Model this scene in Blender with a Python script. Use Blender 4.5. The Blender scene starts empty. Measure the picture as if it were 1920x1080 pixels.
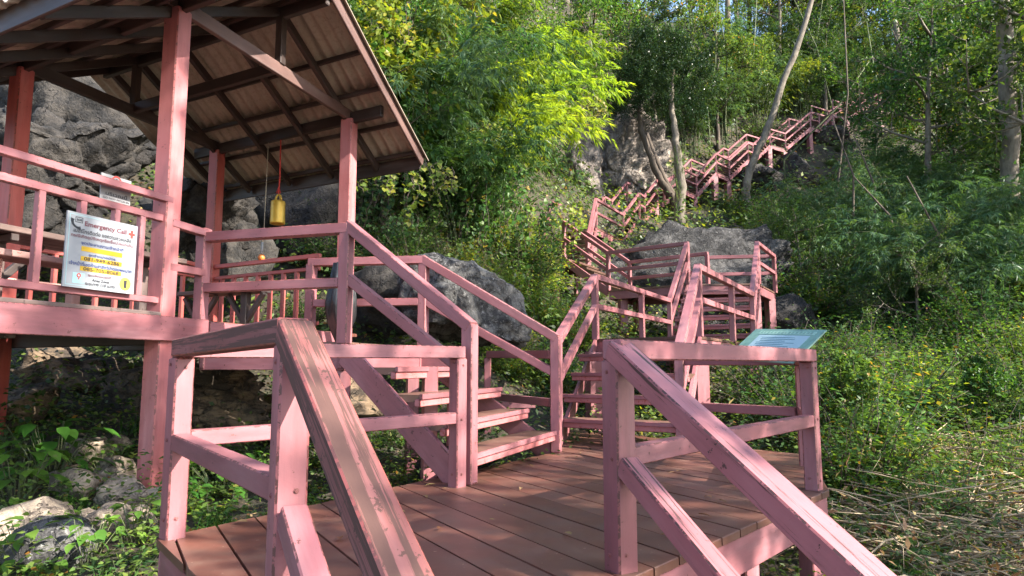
import bpy, bmesh, math, random
import numpy as np
from mathutils import Vector, Matrix, noise as mnoise

# ------------------------------------------------------------------ camera, sky, sun, exposure
scene = bpy.context.scene
COL = scene.collection
FPX, CZ = 1280.0, 0.88                      # focal length in photo pixels (1920 wide), eye height above the deck
TH = math.atan(147.0 / FPX)                 # camera tilted up a little
cam_d = bpy.data.cameras.new("camera"); cam = bpy.data.objects.new("camera", cam_d); COL.objects.link(cam)
cam.location = (0, 0, CZ); cam.rotation_euler = (math.pi / 2 + TH, 0, 0)
cam_d.sensor_width = 36; cam_d.lens = 36 * FPX / 1920; cam_d.clip_start = 0.05; cam_d.clip_end = 2000
scene.camera = cam
SUN_TO = Vector((0.80, -0.36, 0.62)).normalized()    # direction towards the sun
w = bpy.data.worlds.new("World"); scene.world = w; w.use_nodes = True
nt = w.node_tree; nt.nodes.clear()
sky = nt.nodes.new("ShaderNodeTexSky"); sky.sky_type = 'NISHITA'; sky.sun_disc = False
sky.sun_elevation = math.asin(SUN_TO.z); sky.sun_rotation = math.atan2(SUN_TO.x, SUN_TO.y)
bg = nt.nodes.new("ShaderNodeBackground"); bg.inputs[1].default_value = 0.14
wo = nt.nodes.new("ShaderNodeOutputWorld")
nt.links.new(sky.outputs[0], bg.inputs[0]); nt.links.new(bg.outputs[0], wo.inputs[0])
sd = bpy.data.lights.new("sun", 'SUN'); sd.energy = 5.0; sd.angle = math.radians(0.55); sd.color = (1.0, 0.93, 0.82)
so = bpy.data.objects.new("sun", sd); COL.objects.link(so); so.rotation_euler = SUN_TO.to_track_quat('Z', 'Y').to_euler()
scene.view_settings.view_transform = 'Standard'; scene.view_settings.look = 'None'
scene.view_settings.gamma = 1.0; scene.view_settings.exposure = 1.88
try:
    scene.cycles.max_bounces = 7; scene.cycles.transmission_bounces = 5; scene.cycles.diffuse_bounces = 4; scene.cycles.use_adaptive_sampling = True; scene.cycles.adaptive_threshold = .02
    scene.cycles.use_denoising = True; scene.cycles.sample_clamp_indirect = 6
except Exception: pass

# ------------------------------------------------------------------ helpers
V = Vector
Z = V((0, 0, 1))
def tz(py): return math.tan(TH + math.atan((540 - py) / FPX))
def at(px, py, Y):
    v = (540 - py) / FPX
    return V((Y * (px - 960) / FPX / (math.cos(TH) - v * math.sin(TH)), Y, CZ + Y * tz(py)))
def onz(px, py, z): return at(px, py, (z - CZ) / tz(py))

def thing(name, label, cat, loc=(0, 0, 0), group=None):
    o = bpy.data.objects.new(name, None); COL.objects.link(o); o.location = loc
    o.empty_display_size = 0.2
    o['label'] = label; o['category'] = cat
    if group: o['group'] = group
    return o
def tag(o, label=None, cat=None, group=None, kind=None):
    if label: o['label'] = label
    if cat: o['category'] = cat
    if group: o['group'] = group
    if kind: o['kind'] = kind
    return o
def link(name, me, mat=None, parent=None, mw=None):
    o = bpy.data.objects.new(name, me); COL.objects.link(o)
    if mat is not None and not me.materials: me.materials.append(mat)
    m = mw if mw is not None else Matrix.Identity(4)
    if parent is not None:
        o.parent = parent
        q = parent; inv = Matrix.Identity(4); chain = []
        while q is not None: chain.append(q); q = q.parent
        for q in reversed(chain): inv = inv @ q.matrix_parent_inverse @ q.matrix_basis
        o.matrix_parent_inverse = inv.inverted()
    o.matrix_basis = m
    return o
def mesh(name, vs, fs, smooth=False):
    me = bpy.data.meshes.new(name); me.from_pydata([tuple(v) for v in vs], [], fs); me.update()
    if smooth: me.polygons.foreach_set('use_smooth', [True] * len(me.polygons))
    return me
_bm = {}
def beam_mesh(L, w, h, ch, name, mat):
    k = (round(L, 3), w, h, ch, name, mat.name)
    if k in _bm: return _bm[k]
    a, b = w / 2, h / 2; c = min(ch, a * .4, b * .4)
    sec = [(a - c, -b), (a, -b + c), (a, b - c), (a - c, b), (-a + c, b), (-a, b - c), (-a, -b + c), (-a + c, -b)]
    vs = []; n = 8
    for x, s in ((0, 1 - c / a * .9), (c, 1), (L - c, 1), (L, 1 - c / a * .9)):
        vs += [(x, y * s, z * s) for y, z in sec]
    fs = []
    for r in range(3):
        for i in range(n):
            j = (i + 1) % n; fs.append((r * n + i, r * n + j, r * n + n + j, r * n + n + i))
    fs.append(tuple(range(n - 1, -1, -1))); fs.append(tuple(range(3 * n, 4 * n)))
    me = mesh(name, vs, fs); me.materials.append(mat); e = EDGE.get(mat.name)
    if e:
        me.materials.append(e)
        for r in range(3):
            for i in range(n):
                if i % 2 == 0 or r != 1: me.polygons[r * n + i].material_index = 1
    _bm[k] = me
    return me
def frame(p0, p1, up=Z):
    X = (p1 - p0).normalized(); Y = up.cross(X)
    if Y.length < 1e-4: Y = V((0, 1, 0)).cross(X)
    Y.normalize(); Zv = X.cross(Y)
    return Matrix(((X.x, Y.x, Zv.x, p0.x), (X.y, Y.y, Zv.y, p0.y), (X.z, Y.z, Zv.z, p0.z), (0, 0, 0, 1)))
def beam(name, p0, p1, w, h, mat, parent, up=Z, ch=0.006):
    p0, p1 = V(p0), V(p1)
    me = beam_mesh((p1 - p0).length, w, h, ch, name, mat)
    return link(name, me, mat, parent, frame(p0, p1, up))
def post(name, base, z1, s, mat, parent, d=None, ch=0.008):
    b = V(base); t = V((b.x, b.y, z1)); d = V((1, 0, 0)) if d is None else V(d)
    return beam(name, b, t, s, s, mat, parent, up=d, ch=ch)
def prism(name, poly, z0, z1, mat, parent, ch=0.004):
    """vertical prism from an xy polygon (counter clockwise) with a small top chamfer; local coordinates about the first corner"""
    n = len(poly); o = V((poly[0][0], poly[0][1], z0)); c = V((sum(p[0] for p in poly) / n, sum(p[1] for p in poly) / n, 0))
    vs = []
    for z, s in ((0, 0), (z1 - z0 - ch, 0), (z1 - z0, ch)):
        for p in poly:
            d = c - V((p[0], p[1], 0)); d = d.normalized() * s
            vs.append((p[0] - o.x + d.x, p[1] - o.y + d.y, z))
    fs = [tuple(range(n - 1, -1, -1)), tuple(range(2 * n, 3 * n))]
    for r in (0, n):
        for i in range(n): fs.append((r + i, r + (i + 1) % n, r + n + (i + 1) % n, r + n + i))
    return link(name, mesh(name, vs, fs), mat, parent, Matrix.Translation(o))
def clip_half(poly, n, d):
    out = []
    for i in range(len(poly)):
        a, b = poly[i], poly[(i + 1) % len(poly)]
        sa, sb = a[0] * n[0] + a[1] * n[1] - d, b[0] * n[0] + b[1] * n[1] - d
        if sa <= 0: out.append(a)
        if sa * sb < 0:
            t = sa / (sa - sb); out.append((a[0] + (b[0] - a[0]) * t, a[1] + (b[1] - a[1]) * t))
    return out
def decking(poly, direction, width, gap, z1, thick, mat, parent, rnd, name='board'):
    """boards running along `direction`, cut to the polygon"""
    vd = V(direction).normalized(); u = V((-vd.y, vd.x))
    us = [p[0] * u.x + p[1] * u.y for p in poly]
    k = min(us)
    while k < max(us):
        q = clip_half(poly, (u.x, u.y), k + width - gap); q = clip_half(q, (-u.x, -u.y), -k) if q else q
        if len(q) >= 3:
            q2 = []
            for p in q:
                if not q2 or (abs(p[0] - q2[-1][0]) + abs(p[1] - q2[-1][1])) > 1e-3: q2.append(p)
            if len(q2) >= 3:
                prism(name, q2, z1 - thick + rnd.uniform(-.002, .002), z1 + rnd.uniform(-.002, .002), mat, parent)
        k += width
def tube(vs, fs, pts, rads, n=7):
    """append a tube along pts to the lists"""
    base = len(vs); m = len(pts)
    for i, p in enumerate(pts):
        p = V(p); a = V(pts[max(i - 1, 0)]); b = V(pts[min(i + 1, m - 1)]); d = (b - a)
        if d.length < 1e-6: d = V((0, 0, 1))
        d.normalize(); s = d.cross(V((0.31, 0.95, 0.05))).normalized(); t = d.cross(s)
        for k in range(n):
            an = 2 * math.pi * k / n; vs.append(p + (s * math.cos(an) + t * math.sin(an)) * rads[i])
    for i in range(m - 1):
        for k in range(n):
            fs.append((base + i * n + k, base + i * n + (k + 1) % n, base + (i + 1) * n + (k + 1) % n, base + (i + 1) * n + k))
    fs.append(tuple(base + k for k in range(n - 1, -1, -1))); fs.append(tuple(base + (m - 1) * n + k for k in range(n)))
def tube_obj(name, pts, rads, mat, parent=None, n=8, smooth=True):
    vs, fs = [], []; o = V(pts[0]); tube(vs, fs, [V(p) - o for p in pts], rads, n)
    return link(name, mesh(name, vs, fs, smooth), mat, parent, Matrix.Translation(o))

# ------------------------------------------------------------------ materials
def new_mat(name):
    m = bpy.data.materials.new(name); m.use_nodes = True; t = m.node_tree
    for n in list(t.nodes): t.nodes.remove(n)
    out = t.nodes.new('ShaderNodeOutputMaterial'); b = t.nodes.new('ShaderNodeBsdfPrincipled')
    t.links.new(b.outputs[0], out.inputs[0])
    return m, t, b, out
def N(t, typ, **kw):
    n = t.nodes.new(typ)
    for k, v in kw.items():
        if k in n.inputs: n.inputs[k].default_value = v
        else: setattr(n, k, v)
    return n
def coords(t, scale=(1, 1, 1), rnd=True, which='Object'):
    tc = N(t, 'ShaderNodeTexCoord'); mp = N(t, 'ShaderNodeMapping'); mp.inputs['Scale'].default_value = scale
    if rnd:
        oi = N(t, 'ShaderNodeObjectInfo'); vm = N(t, 'ShaderNodeVectorMath', operation='MULTIPLY_ADD')
        cx = N(t, 'ShaderNodeCombineXYZ')
        for i in range(3): t.links.new(oi.outputs['Random'], cx.inputs[i])
        t.links.new(cx.outputs[0], vm.inputs[0]); vm.inputs[1].default_value = (37, 53, 71)
        t.links.new(tc.outputs[which], vm.inputs[2]); t.links.new(vm.outputs[0], mp.inputs[0])
    else: t.links.new(tc.outputs[which], mp.inputs[0])
    return mp.outputs[0]
def noise(t, vec, scale, detail=4, rough=.55):
    n = N(t, 'ShaderNodeTexNoise', Scale=scale, Detail=detail, Roughness=rough); t.links.new(vec, n.inputs['Vector']); return n.outputs['Fac']
def ramp(t, fac, stops):
    r = N(t, 'ShaderNodeValToRGB'); e = r.color_ramp.elements
    while len(e) < len(stops): e.new(0.5)
    for i, (p, c) in enumerate(stops): e[i].position = p; e[i].color = (*c, 1) if len(c) == 3 else c
    t.links.new(fac, r.inputs[0]); return r.outputs[0]
def mixc(t, fac, a, b, mode='MIX'):
    m = N(t, 'ShaderNodeMix', data_type='RGBA', blend_type=mode)
    for s, x in ((0, fac), (6, a), (7, b)):
        if isinstance(x, (tuple, float, int)): m.inputs[s].default_value = (*x, 1) if isinstance(x, tuple) else x
        else: t.links.new(x, m.inputs[s])
    return m.outputs[2]
def bump(t, h, b, strength=.3, dist=.01):
    n = N(t, 'ShaderNodeBump', Strength=strength, Distance=dist); t.links.new(h, n.inputs['Height']); t.links.new(n.outputs[0], b.inputs['Normal'])

def painted(name, base, dark, under, chip=.66, rough=.5, wear=0.0):
    """oil paint on timber: brush grain along X, chips that show the wood, slightly uneven tone"""
    m, t, b, _ = new_mat(name)
    c = coords(t, (1, 1, 1)); g = coords(t, (2.2, 34, 34))
    big = noise(t, c, 1.6, 3); gr = noise(t, g, 1.0, 5, .65); ch = noise(t, c, 26, 5, .7); ch2 = noise(t, c, 3.2, 2)
    col = mixc(t, ramp(t, big, [(.33, (0, 0, 0)), (.67, (1, 1, 1))]), base, dark)
    fd = noise(t, coords(t, (.8, 5, 5)), 1.3, 4, .6); col = mixc(t, ramp(t, fd, [(.5, (0, 0, 0)), (.75, (.55, .55, .55))]), col, tuple(min(1, x * .85 + .10) for x in base))
    col = mixc(t, ramp(t, gr, [(.35, (0, 0, 0)), (.75, (.35, .35, .35))]), col, dark)
    mul = N(t, 'ShaderNodeMath', operation='MULTIPLY_ADD'); t.links.new(ch2, mul.inputs[0]); mul.inputs[1].default_value = .22; t.links.new(ch, mul.inputs[2])
    dr = noise(t, coords(t, (1.4, 9, 9)), 1.0, 6, .7); col = mixc(t, ramp(t, dr, [(.46, (0, 0, 0)), (.72, (.6, .6, .6))]), col, tuple(x * .45 + .012 for x in dark))
    k = ramp(t, mul.outputs[0], [(chip + .1, (0, 0, 0)), (chip + .125, (1, 1, 1))])
    if wear:
        st = noise(t, coords(t, (1.1, 38, 38)), 1.0, 7, .72)
        k2 = ramp(t, st, [(.62 - wear, (0, 0, 0)), (.66 - wear, (1, 1, 1))])
        k = mixc(t, 1.0, k, k2, 'LIGHTEN')
    col = mixc(t, k, col, under)
    oi = N(t, 'ShaderNodeObjectInfo'); hs = N(t, 'ShaderNodeHueSaturation')
    mr = N(t, 'ShaderNodeMapRange'); mr.inputs[3].default_value = .86; mr.inputs[4].default_value = 1.12
    t.links.new(oi.outputs['Random'], mr.inputs[0]); t.links.new(mr.outputs[0], hs.inputs['Value']); t.links.new(col, hs.inputs['Color'])
    t.links.new(hs.outputs[0], b.inputs['Base Color']); b.inputs['Roughness'].default_value = rough
    hh = mixc(t, .5, gr, ch); bump(t, hh, b, .22, .006)
    return m
PINK = painted('pink_paint', (.325, .128, .142), (.245, .083, .092), (.11, .042, .038))
PINKW = painted('pink_paint_worn', (.375, .15, .165), (.29, .10, .108), (.055, .03, .026), chip=.68, wear=.06)
RAILW = painted('handrail_worn', (.30, .105, .10), (.21, .07, .06), (.095, .043, .034), chip=.6, wear=.15, rough=.8)
PINKR = painted('red_pink_paint', (.40, .145, .15), (.33, .095, .095), (.12, .045, .04))
RED = painted('shaded_pink_paint', (.46, .10, .085), (.36, .07, .06), (.12, .04, .035))  # the pink paint, reddened to stand in for shade inside the pavilion
STAIN = painted('tread_front', (.41, .165, .175), (.42, .12, .115), (.34, .07, .06), chip=.60)
DARK = painted('dark_timber', (.052, .030, .025), (.030, .018, .015), (.10, .065, .05), chip=.7)
GREYW = painted('weathered_timber', (.17, .115, .10), (.10, .065, .058), (.07, .045, .04), chip=.62)
SEATM = painted('faded_seat', (.60, .36, .32), (.50, .25, .22), (.20, .10, .08), chip=.6)
EDGE = {}
for m_, a_, b_ in ((PINK, (.38, .12, .12), (.11, .04, .035)), (PINKW, (.36, .11, .11), (.07, .03, .026)), (RAILW, (.46, .12, .10), (.20, .07, .055)), (STAIN, (.42, .10, .09), (.16, .05, .04)), (RED, (.40, .07, .055), (.14, .04, .03)), (PINKR, (.38, .10, .095), (.12, .04, .035))):
    EDGE[m_.name] = painted(m_.name + '_edge', a_, tuple(x * .7 for x in a_), b_, chip=.50)
def deck_mat(name, a, b_, spec=.45):
    m, t, b, _ = new_mat(name)
    c = coords(t, (1, 1, 1)); g = coords(t, (40, 40, 40))
    big = noise(t, c, 1.3, 4); sp = noise(t, c, 60, 3, .7); fl = noise(t, c, 38, 2, .5); dirt = noise(t, c, 4.5, 5, .65)
    col = mixc(t, big, a, b_)
    col = mixc(t, ramp(t, dirt, [(.45, (0, 0, 0)), (.7, (.5, .5, .5))]), col, (.17, .105, .075))
    col = mixc(t, ramp(t, fl, [(.73, (0, 0, 0)), (.76, (.8, .8, .8))]), col, (.36, .25, .19))
    oi = N(t, 'ShaderNodeObjectInfo'); hs = N(t, 'ShaderNodeHueSaturation'); mr = N(t, 'ShaderNodeMapRange')
    mr.inputs[3].default_value = .68; mr.inputs[4].default_value = 1.25
    t.links.new(oi.outputs['Random'], mr.inputs[0]); t.links.new(mr.outputs[0], hs.inputs['Value']); t.links.new(col, hs.inputs['Color'])
    t.links.new(hs.outputs[0], b.inputs['Base Color'])
    rr = N(t, 'ShaderNodeMapRange'); rr.inputs[3].default_value = .3; rr.inputs[4].default_value = .62
    t.links.new(dirt, rr.inputs[0]); t.links.new(rr.outputs[0], b.inputs['Roughness'])
    bump(t, mixc(t, .5, sp, dirt), b, .12, .004)
    return m
DECK = deck_mat('brown_deck_paint', (.165, .064, .044), (.09, .036, .026))
TREAD = deck_mat('brown_tread_paint', (.145, .072, .052), (.10, .05, .037))

def simple(name, col, rough=.5, metal=0., var=.15, scale=8, bmp=.15):
    m, t, b, _ = new_mat(name); c = coords(t); n = noise(t, c, scale, 4)
    d = tuple(x * (1 - var * 2) for x in col)
    t.links.new(mixc(t, n, col, d), b.inputs['Base Color']); b.inputs['Roughness'].default_value = rough; b.inputs['Metallic'].default_value = metal
    if bmp: bump(t, noise(t, c, scale * 6, 3), b, bmp, .004)
    return m
SHEET = None
def sheet_mat():
    m, t, b, _ = new_mat('fibre_cement_sheet')
    c = coords(t); st = noise(t, coords(t, (6, .8, 1)), 1.4, 5, .65); fi = noise(t, c, 22, 5, .7)
    col = mixc(t, st, (.50, .425, .335), (.30, .245, .19)); col = mixc(t, ramp(t, fi, [(.5, (0, 0, 0)), (.8, (.6, .6, .6))]), col, (.12, .085, .06))
    t.links.new(col, b.inputs['Base Color']); b.inputs['Roughness'].default_value = .85; bump(t, fi, b, .2, .004)
    return m
SHEET = sheet_mat()

def rock_mat(name, light, dark, stain, scale=1.0, lich=.62, lcol=None, layer=0, streak=0, bstr=1.0):
    """weathered limestone: tone blotches, dark water stains, lichen flecks, cracks and pitted relief"""
    m, t, b, _ = new_mat(name)
    c = coords(t, (scale,) * 3)
    big = noise(t, c, .8, 5, .65); mid = noise(t, c, 3.6, 6, .72); fine = noise(t, c, 13, 5, .7)
    nn = N(t, 'ShaderNodeTexNoise', Scale=2.2, Detail=5); wv = N(t, 'ShaderNodeVectorMath', operation='MULTIPLY_ADD')
    t.links.new(c, nn.inputs['Vector']); t.links.new(nn.outputs['Color'], wv.inputs[0]); wv.inputs[1].default_value = (1.6,) * 3; t.links.new(c, wv.inputs[2])
    vo = N(t, 'ShaderNodeTexVoronoi', Scale=.9, feature='DISTANCE_TO_EDGE'); t.links.new(wv.outputs[0], vo.inputs['Vector'])
    col = mixc(t, ramp(t, big, [(.38, (0, 0, 0)), (.62, (1, 1, 1))]), dark, light)
    col = mixc(t, ramp(t, mid, [(.44, (0, 0, 0)), (.56, (.9, .9, .9))]), col, stain)
    if streak:
        sk = noise(t, coords(t, (2.2, 2.2, .28)), 1.5, 5, .7); col = mixc(t, ramp(t, sk, [(.5, (0, 0, 0)), (.62, (streak,) * 3)]), col, stain)
    col = mixc(t, ramp(t, fine, [(lich, (0, 0, 0)), (lich + .05, (.85, .85, .85))]), col, lcol or tuple(min(1, x * 1.6 + .03) for x in light))
    crack = ramp(t, vo.outputs['Distance'], [(0, (.55, .55, .55)), (.014, (0, 0, 0))])
    col = mixc(t, crack, col, tuple(x * .3 for x in stain))
    t.links.new(col, b.inputs['Base Color']); b.inputs['Roughness'].default_value = .92
    h = mixc(t, .5, mid, fine); h = mixc(t, .3, h, big)
    if layer:
        ly = noise(t, coords(t, (1.2, 1.2, 8)), 1.4, 6, .65); h = mixc(t, .65, h, ly)
    h = mixc(t, crack, h, (0, 0, 0)); bump(t, h, b, bstr, .16 / scale)
    return m
ROCKG = rock_mat('grey_limestone', (.09, .085, .083), (.042, .04, .04), (.017, .016, .017), scale=1.0, lich=.61, lcol=(.19, .182, .175))
ROCKL = rock_mat('speckled_limestone', (.175, .168, .16), (.10, .095, .09), (.02, .019, .02), scale=1.4, lich=.59, lcol=(.25, .24, .23))
ROCKD = rock_mat('dark_shaded_limestone', (.06, .052, .045), (.03, .026, .024), (.013, .012, .012), scale=.9, lich=.68, lcol=(.13, .115, .10))  # dark stone, darkened further to stand in for shade behind the pavilion
ROCKB = rock_mat('brown_ledge_rock', (.21, .145, .09), (.09, .065, .045), (.035, .027, .021), scale=1.1, lich=.64, layer=1)
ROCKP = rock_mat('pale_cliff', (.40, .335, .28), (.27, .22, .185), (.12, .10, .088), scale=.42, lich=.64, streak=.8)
ROCKS = rock_mat('tan_stone', (.40, .32, .235), (.28, .22, .165), (.13, .10, .08), scale=2.6, lich=.63, layer=1)

def leaf_mat(name, cols, trans=.38, tcol=None, rough=.42, hue=.03):
    """thin leaf: diffuse and light sheen on top, light let through; tone from the per-leaf tint and per-plant random"""
    m, t, b, out = new_mat(name)
    a = N(t, 'ShaderNodeAttribute', attribute_name='tint'); col = ramp(t, a.outputs['Fac'], cols)
    oi = N(t, 'ShaderNodeObjectInfo'); hs = N(t, 'ShaderNodeHueSaturation')
    mr = N(t, 'ShaderNodeMapRange'); mr.inputs[3].default_value = .5 - hue; mr.inputs[4].default_value = .5 + hue * .7
    mv = N(t, 'ShaderNodeMapRange'); mv.inputs[3].default_value = .78; mv.inputs[4].default_value = 1.25
    t.links.new(oi.outputs['Random'], mr.inputs[0]); t.links.new(mr.outputs[0], hs.inputs['Hue'])
    wn = N(t, 'ShaderNodeTexWhiteNoise', noise_dimensions='1D'); t.links.new(oi.outputs['Random'], wn.inputs['W'])
    t.links.new(wn.outputs[0], mv.inputs[0]); t.links.new(mv.outputs[0], hs.inputs['Value']); t.links.new(col, hs.inputs['Color'])
    t.links.new(hs.outputs[0], b.inputs['Base Color']); b.inputs['Roughness'].default_value = rough; b.inputs['Specular IOR Level'].default_value = .22
    tr = N(t, 'ShaderNodeBsdfTranslucent'); mx = N(t, 'ShaderNodeMixShader'); mx.inputs[0].default_value = trans
    tc = mixc(t, 1.0, hs.outputs[0], tcol or (1.9, 1.75, .7), 'MULTIPLY'); t.links.new(tc, tr.inputs[0])
    t.links.new(b.outputs[0], mx.inputs[1]); t.links.new(tr.outputs[0], mx.inputs[2]); t.links.new(mx.outputs[0], out.inputs[0])
    return m
G1, G2, G3 = (.04, .088, .02), (.07, .145, .03), (.13, .20, .045)
LEAF = leaf_mat('leaf_mid_green', [(0, G1), (.55, G2), (.95, G3), (.985, (.28, .17, .03))])
LEAFD = leaf_mat('leaf_dark_green', [(0, (.022, .055, .018)), (.6, (.043, .097, .03)), (1, (.09, .15, .04))], trans=.36)
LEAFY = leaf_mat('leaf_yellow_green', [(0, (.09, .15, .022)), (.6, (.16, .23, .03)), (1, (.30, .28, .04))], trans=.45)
BAMB = leaf_mat('bamboo_leaf', [(0, (.022, .052, .018)), (.6, (.042, .088, .026)), (1, (.10, .145, .05))], trans=.36)
BAMBB = leaf_mat('bamboo_leaf_sunlit', [(0, (.06, .13, .02)), (.5, (.13, .23, .022)), (1, (.22, .30, .03))], trans=.5)  # new leaves, with sunlight worked into the brighter green
BAMBG = leaf_mat('bamboo_leaf_blue_green', [(0, (.026, .066, .032)), (.6, (.052, .115, .05)), (1, (.10, .17, .07))], trans=.36)
DRY = leaf_mat('dry_leaf', [(0, (.16, .085, .03)), (.5, (.28, .19, .08)), (1, (.42, .33, .16))], trans=.25, tcol=(1.3, 1.1, .8))
GRASS = leaf_mat('grass_blade', [(0, (.045, .11, .02)), (.7, (.09, .18, .035)), (1, (.26, .24, .09))], trans=.35)
def bark_mat(name, a, b_, sc=(8, 8, 1.6)):
    m, t, b, _ = new_mat(name); c = coords(t, sc); n = noise(t, c, 1.6, 6, .65); p = noise(t, coords(t), 2.2, 4)
    col = mixc(t, ramp(t, n, [(.3, (0, 0, 0)), (.7, (1, 1, 1))]), a, b_); col = mixc(t, ramp(t, p, [(.5, (0, 0, 0)), (.7, (.6, .6, .6))]), col, tuple(x * 1.5 for x in a))
    t.links.new(col, b.inputs['Base Color']); b.inputs['Roughness'].default_value = .88; bump(t, n, b, .7, .03)
    return m
BARKG = bark_mat('pale_bark', (.21, .175, .135), (.075, .06, .047), (7, 7, 2.2))
BARKD = bark_mat('dark_bark', (.10, .075, .055), (.045, .033, .026))
CULM = bark_mat('bamboo_culm', (.10, .115, .05), (.05, .065, .03), (3, 3, .5))
TWIG = bark_mat('dry_twig', (.36, .28, .18), (.20, .145, .09), (3, 3, 3))
def soil_mat():
    m, t, b, _ = new_mat('forest_soil'); c = coords(t, rnd=False); a = noise(t, c, .5, 5); f = noise(t, c, 7, 6, .7); l = noise(t, c, 22, 4, .7)
    col = mixc(t, a, (.035, .027, .018), (.06, .045, .03)); col = mixc(t, ramp(t, f, [(.45, (0, 0, 0)), (.65, (.7, .7, .7))]), col, (.022, .034, .012))
    col = mixc(t, ramp(t, l, [(.62, (0, 0, 0)), (.68, (.8, .8, .8))]), col, (.22, .15, .075))
    t.links.new(col, b.inputs['Base Color']); b.inputs['Roughness'].default_value = .95; bump(t, mixc(t, .5, f, l), b, .9, .05)
    return m
SOIL = soil_mat()
# ------------------------------------------------------------------ terrain
CP = [(0,-8,-.9),(0,0,-.78),(-6,0,-.8),(6,0,-1.0),(14,0,-1.2),(-14,2,-.5),(-3,4,-.45),(-1.8,3.6,-.55),(-3,5.8,-.22),(-5,5,-.25),(-8,6,.2),
 (0,4,-.65),(2.3,5.0,-.7),(4,6,-.8),(7,6,-.8),(11,7,-.4),(0,6.5,-.4),(1,8.5,-.35),(2.6,8.5,-.4),(5,9,-.3),(9,11,.3),(14,13,.9),
 (-1.5,7.5,-.15),(-2.5,9.2,.35),(-5,8.6,.45),(-9,10,1.5),(-.5,10,.5),(-2,12,1.9),(-5,12.5,2.5),(-9,14,4.5),(1.3,12.3,.5),(1.6,10.5,.0),(3,12,.1),(5,13,.1),
 (8,15,.8),(12,18,1.9),(18,20,3.0),(0,15,3),(-3,16,6),(-8,19,9),(2.4,17,1.5),(4.5,17,1.2),(6.5,17.5,.9),(9,20,2.2),(1.0,19,2.9),(3,22.5,4.4),(5.3,26,5.9),(0,22,7.0),(-4,23,12),
 (6.8,30,7.4),(9.5,33,8.4),(10.8,34.5,9.0),(12,36,9.6),(15.5,39.5,12.0),(17,40.5,12.4),(20,43,14.4),(22,45,16.0),(14,28,5.6),(18,34,9.0),(20,30,7.5),(26,32,9),(2.0,31.5,10.0),(5.2,33.5,8.3),(7.2,35.5,9.5),(5,40,17),
 (14,44,17),(24,48,18),(28,42,14),(36,44,16),(-6,34,22),(5,50,28),(25,65,30),(45,60,26),(-20,30,20),(60,30,9),(40,15,2),(30,8,-.4),(60,90,45),(0,90,55),(-40,60,40),(-40,0,2),(-30,-20,0),(40,-20,-1.5),
 (120,60,25),(120,-40,-2),(-110,40,40),(0,-90,-3),(0,150,70),(110,150,55),(-110,150,70),(-110,-60,0)]
_P = np.array(CP, float); _xy = _P[:, :2]
def _phi(d): return np.sqrt(d * d + 4.0)
_D = np.linalg.norm(_xy[:, None] - _xy[None], axis=2)
_A = np.zeros((len(_P) + 3,) * 2); ncp = len(_P)
_A[:ncp, :ncp] = -_phi(_D) + np.eye(ncp) * -.0; _A[:ncp, ncp:] = np.c_[np.ones(ncp), _xy]; _A[ncp:, :ncp] = _A[:ncp, ncp:].T
_W = np.linalg.solve(_A, np.r_[_P[:, 2], 0, 0, 0])
def ground_np(x, y):
    q = np.stack([x, y], -1); out = np.zeros(len(q))
    for i in range(0, len(q), 4000):
        d = np.linalg.norm(q[i:i+4000, None] - _xy[None], axis=2)
        out[i:i+4000] = -_phi(d) @ _W[:ncp] + _W[ncp] + q[i:i+4000] @ _W[ncp+1:]
    r = np.hypot(x, y)
    amp = np.clip((r - 3) / 20, 0.02, .8)
    nz = np.sin(x * .9 + 1.3 * np.sin(y * .7)) * np.cos(y * .8 + .6 * np.sin(x * .5)) * .5 + np.sin(x * 2.3 + y * 1.1) * np.sin(y * 2.7 - x * .6) * .22
    return out + amp * nz * .8
def ground(x, y): return float(ground_np(np.array([x], float), np.array([y], float))[0])
def axis(dense0, dense1, step, lo, hi):
    a = list(np.arange(dense0, dense1, step)); s = step
    while a[-1] < hi: s *= 1.25; a.append(a[-1] + s)
    s = step
    while a[0] > lo: s *= 1.25; a.insert(0, a[0] - s)
    return np.array(a)
def build_terrain():
    xs, ys = axis(-13, 30, .4, -130, 170), axis(-3, 52, .4, -110, 190)
    X, Y = np.meshgrid(xs, ys); Zg = ground_np(X.ravel(), Y.ravel())
    vs = np.stack([X.ravel(), Y.ravel(), Zg], -1); nx, ny = len(xs), len(ys)
    i = np.arange(nx * ny).reshape(ny, nx); q = np.stack([i[:-1, :-1], i[:-1, 1:], i[1:, 1:], i[1:, :-1]], -1).reshape(-1, 4)
    me = mesh('hillside_ground', vs.tolist(), q.tolist(), True)
    tag(link('hillside_ground', me, SOIL), kind='structure', label='steep forest floor of brown soil and litter')
build_terrain()

# ------------------------------------------------------------------ foreground deck
H = 1.0
rnd = random.Random(4)
BD = V((-.505, .863))                                        # the boards run this way
deck = thing('wooden_deck', 'brown plank deck with pink railings in the foreground', 'deck', (0, 4.5, -.6))
DP = [(-1.83, 3.64), (-.74, 2.24), (.50, 2.98), (2.27, 5.02), (2.98, 7.0), (2.45, 7.6), (1.25, 9.5), (.78, 9.7), (.47, 7.24)]
decking(DP, BD, .222, .012, 0.0, .042, DECK, deck, rnd)
def fascia(a, b, z=-.047, parent=None, mat=None, h=.2, w=.05, inset=.04):
    a, b = V((*a, z - h / 2)), V((*b, z - h / 2)); d = (b - a).normalized(); n = V((-d.y, d.x, 0)) * inset
    return beam('edge_beam', a + n + d * .005, b + n - d * .005, w, h, mat or PINK, parent)
for i in range(len(DP)):
    fascia(DP[i], DP[(i + 1) % len(DP)], parent=deck)
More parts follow.
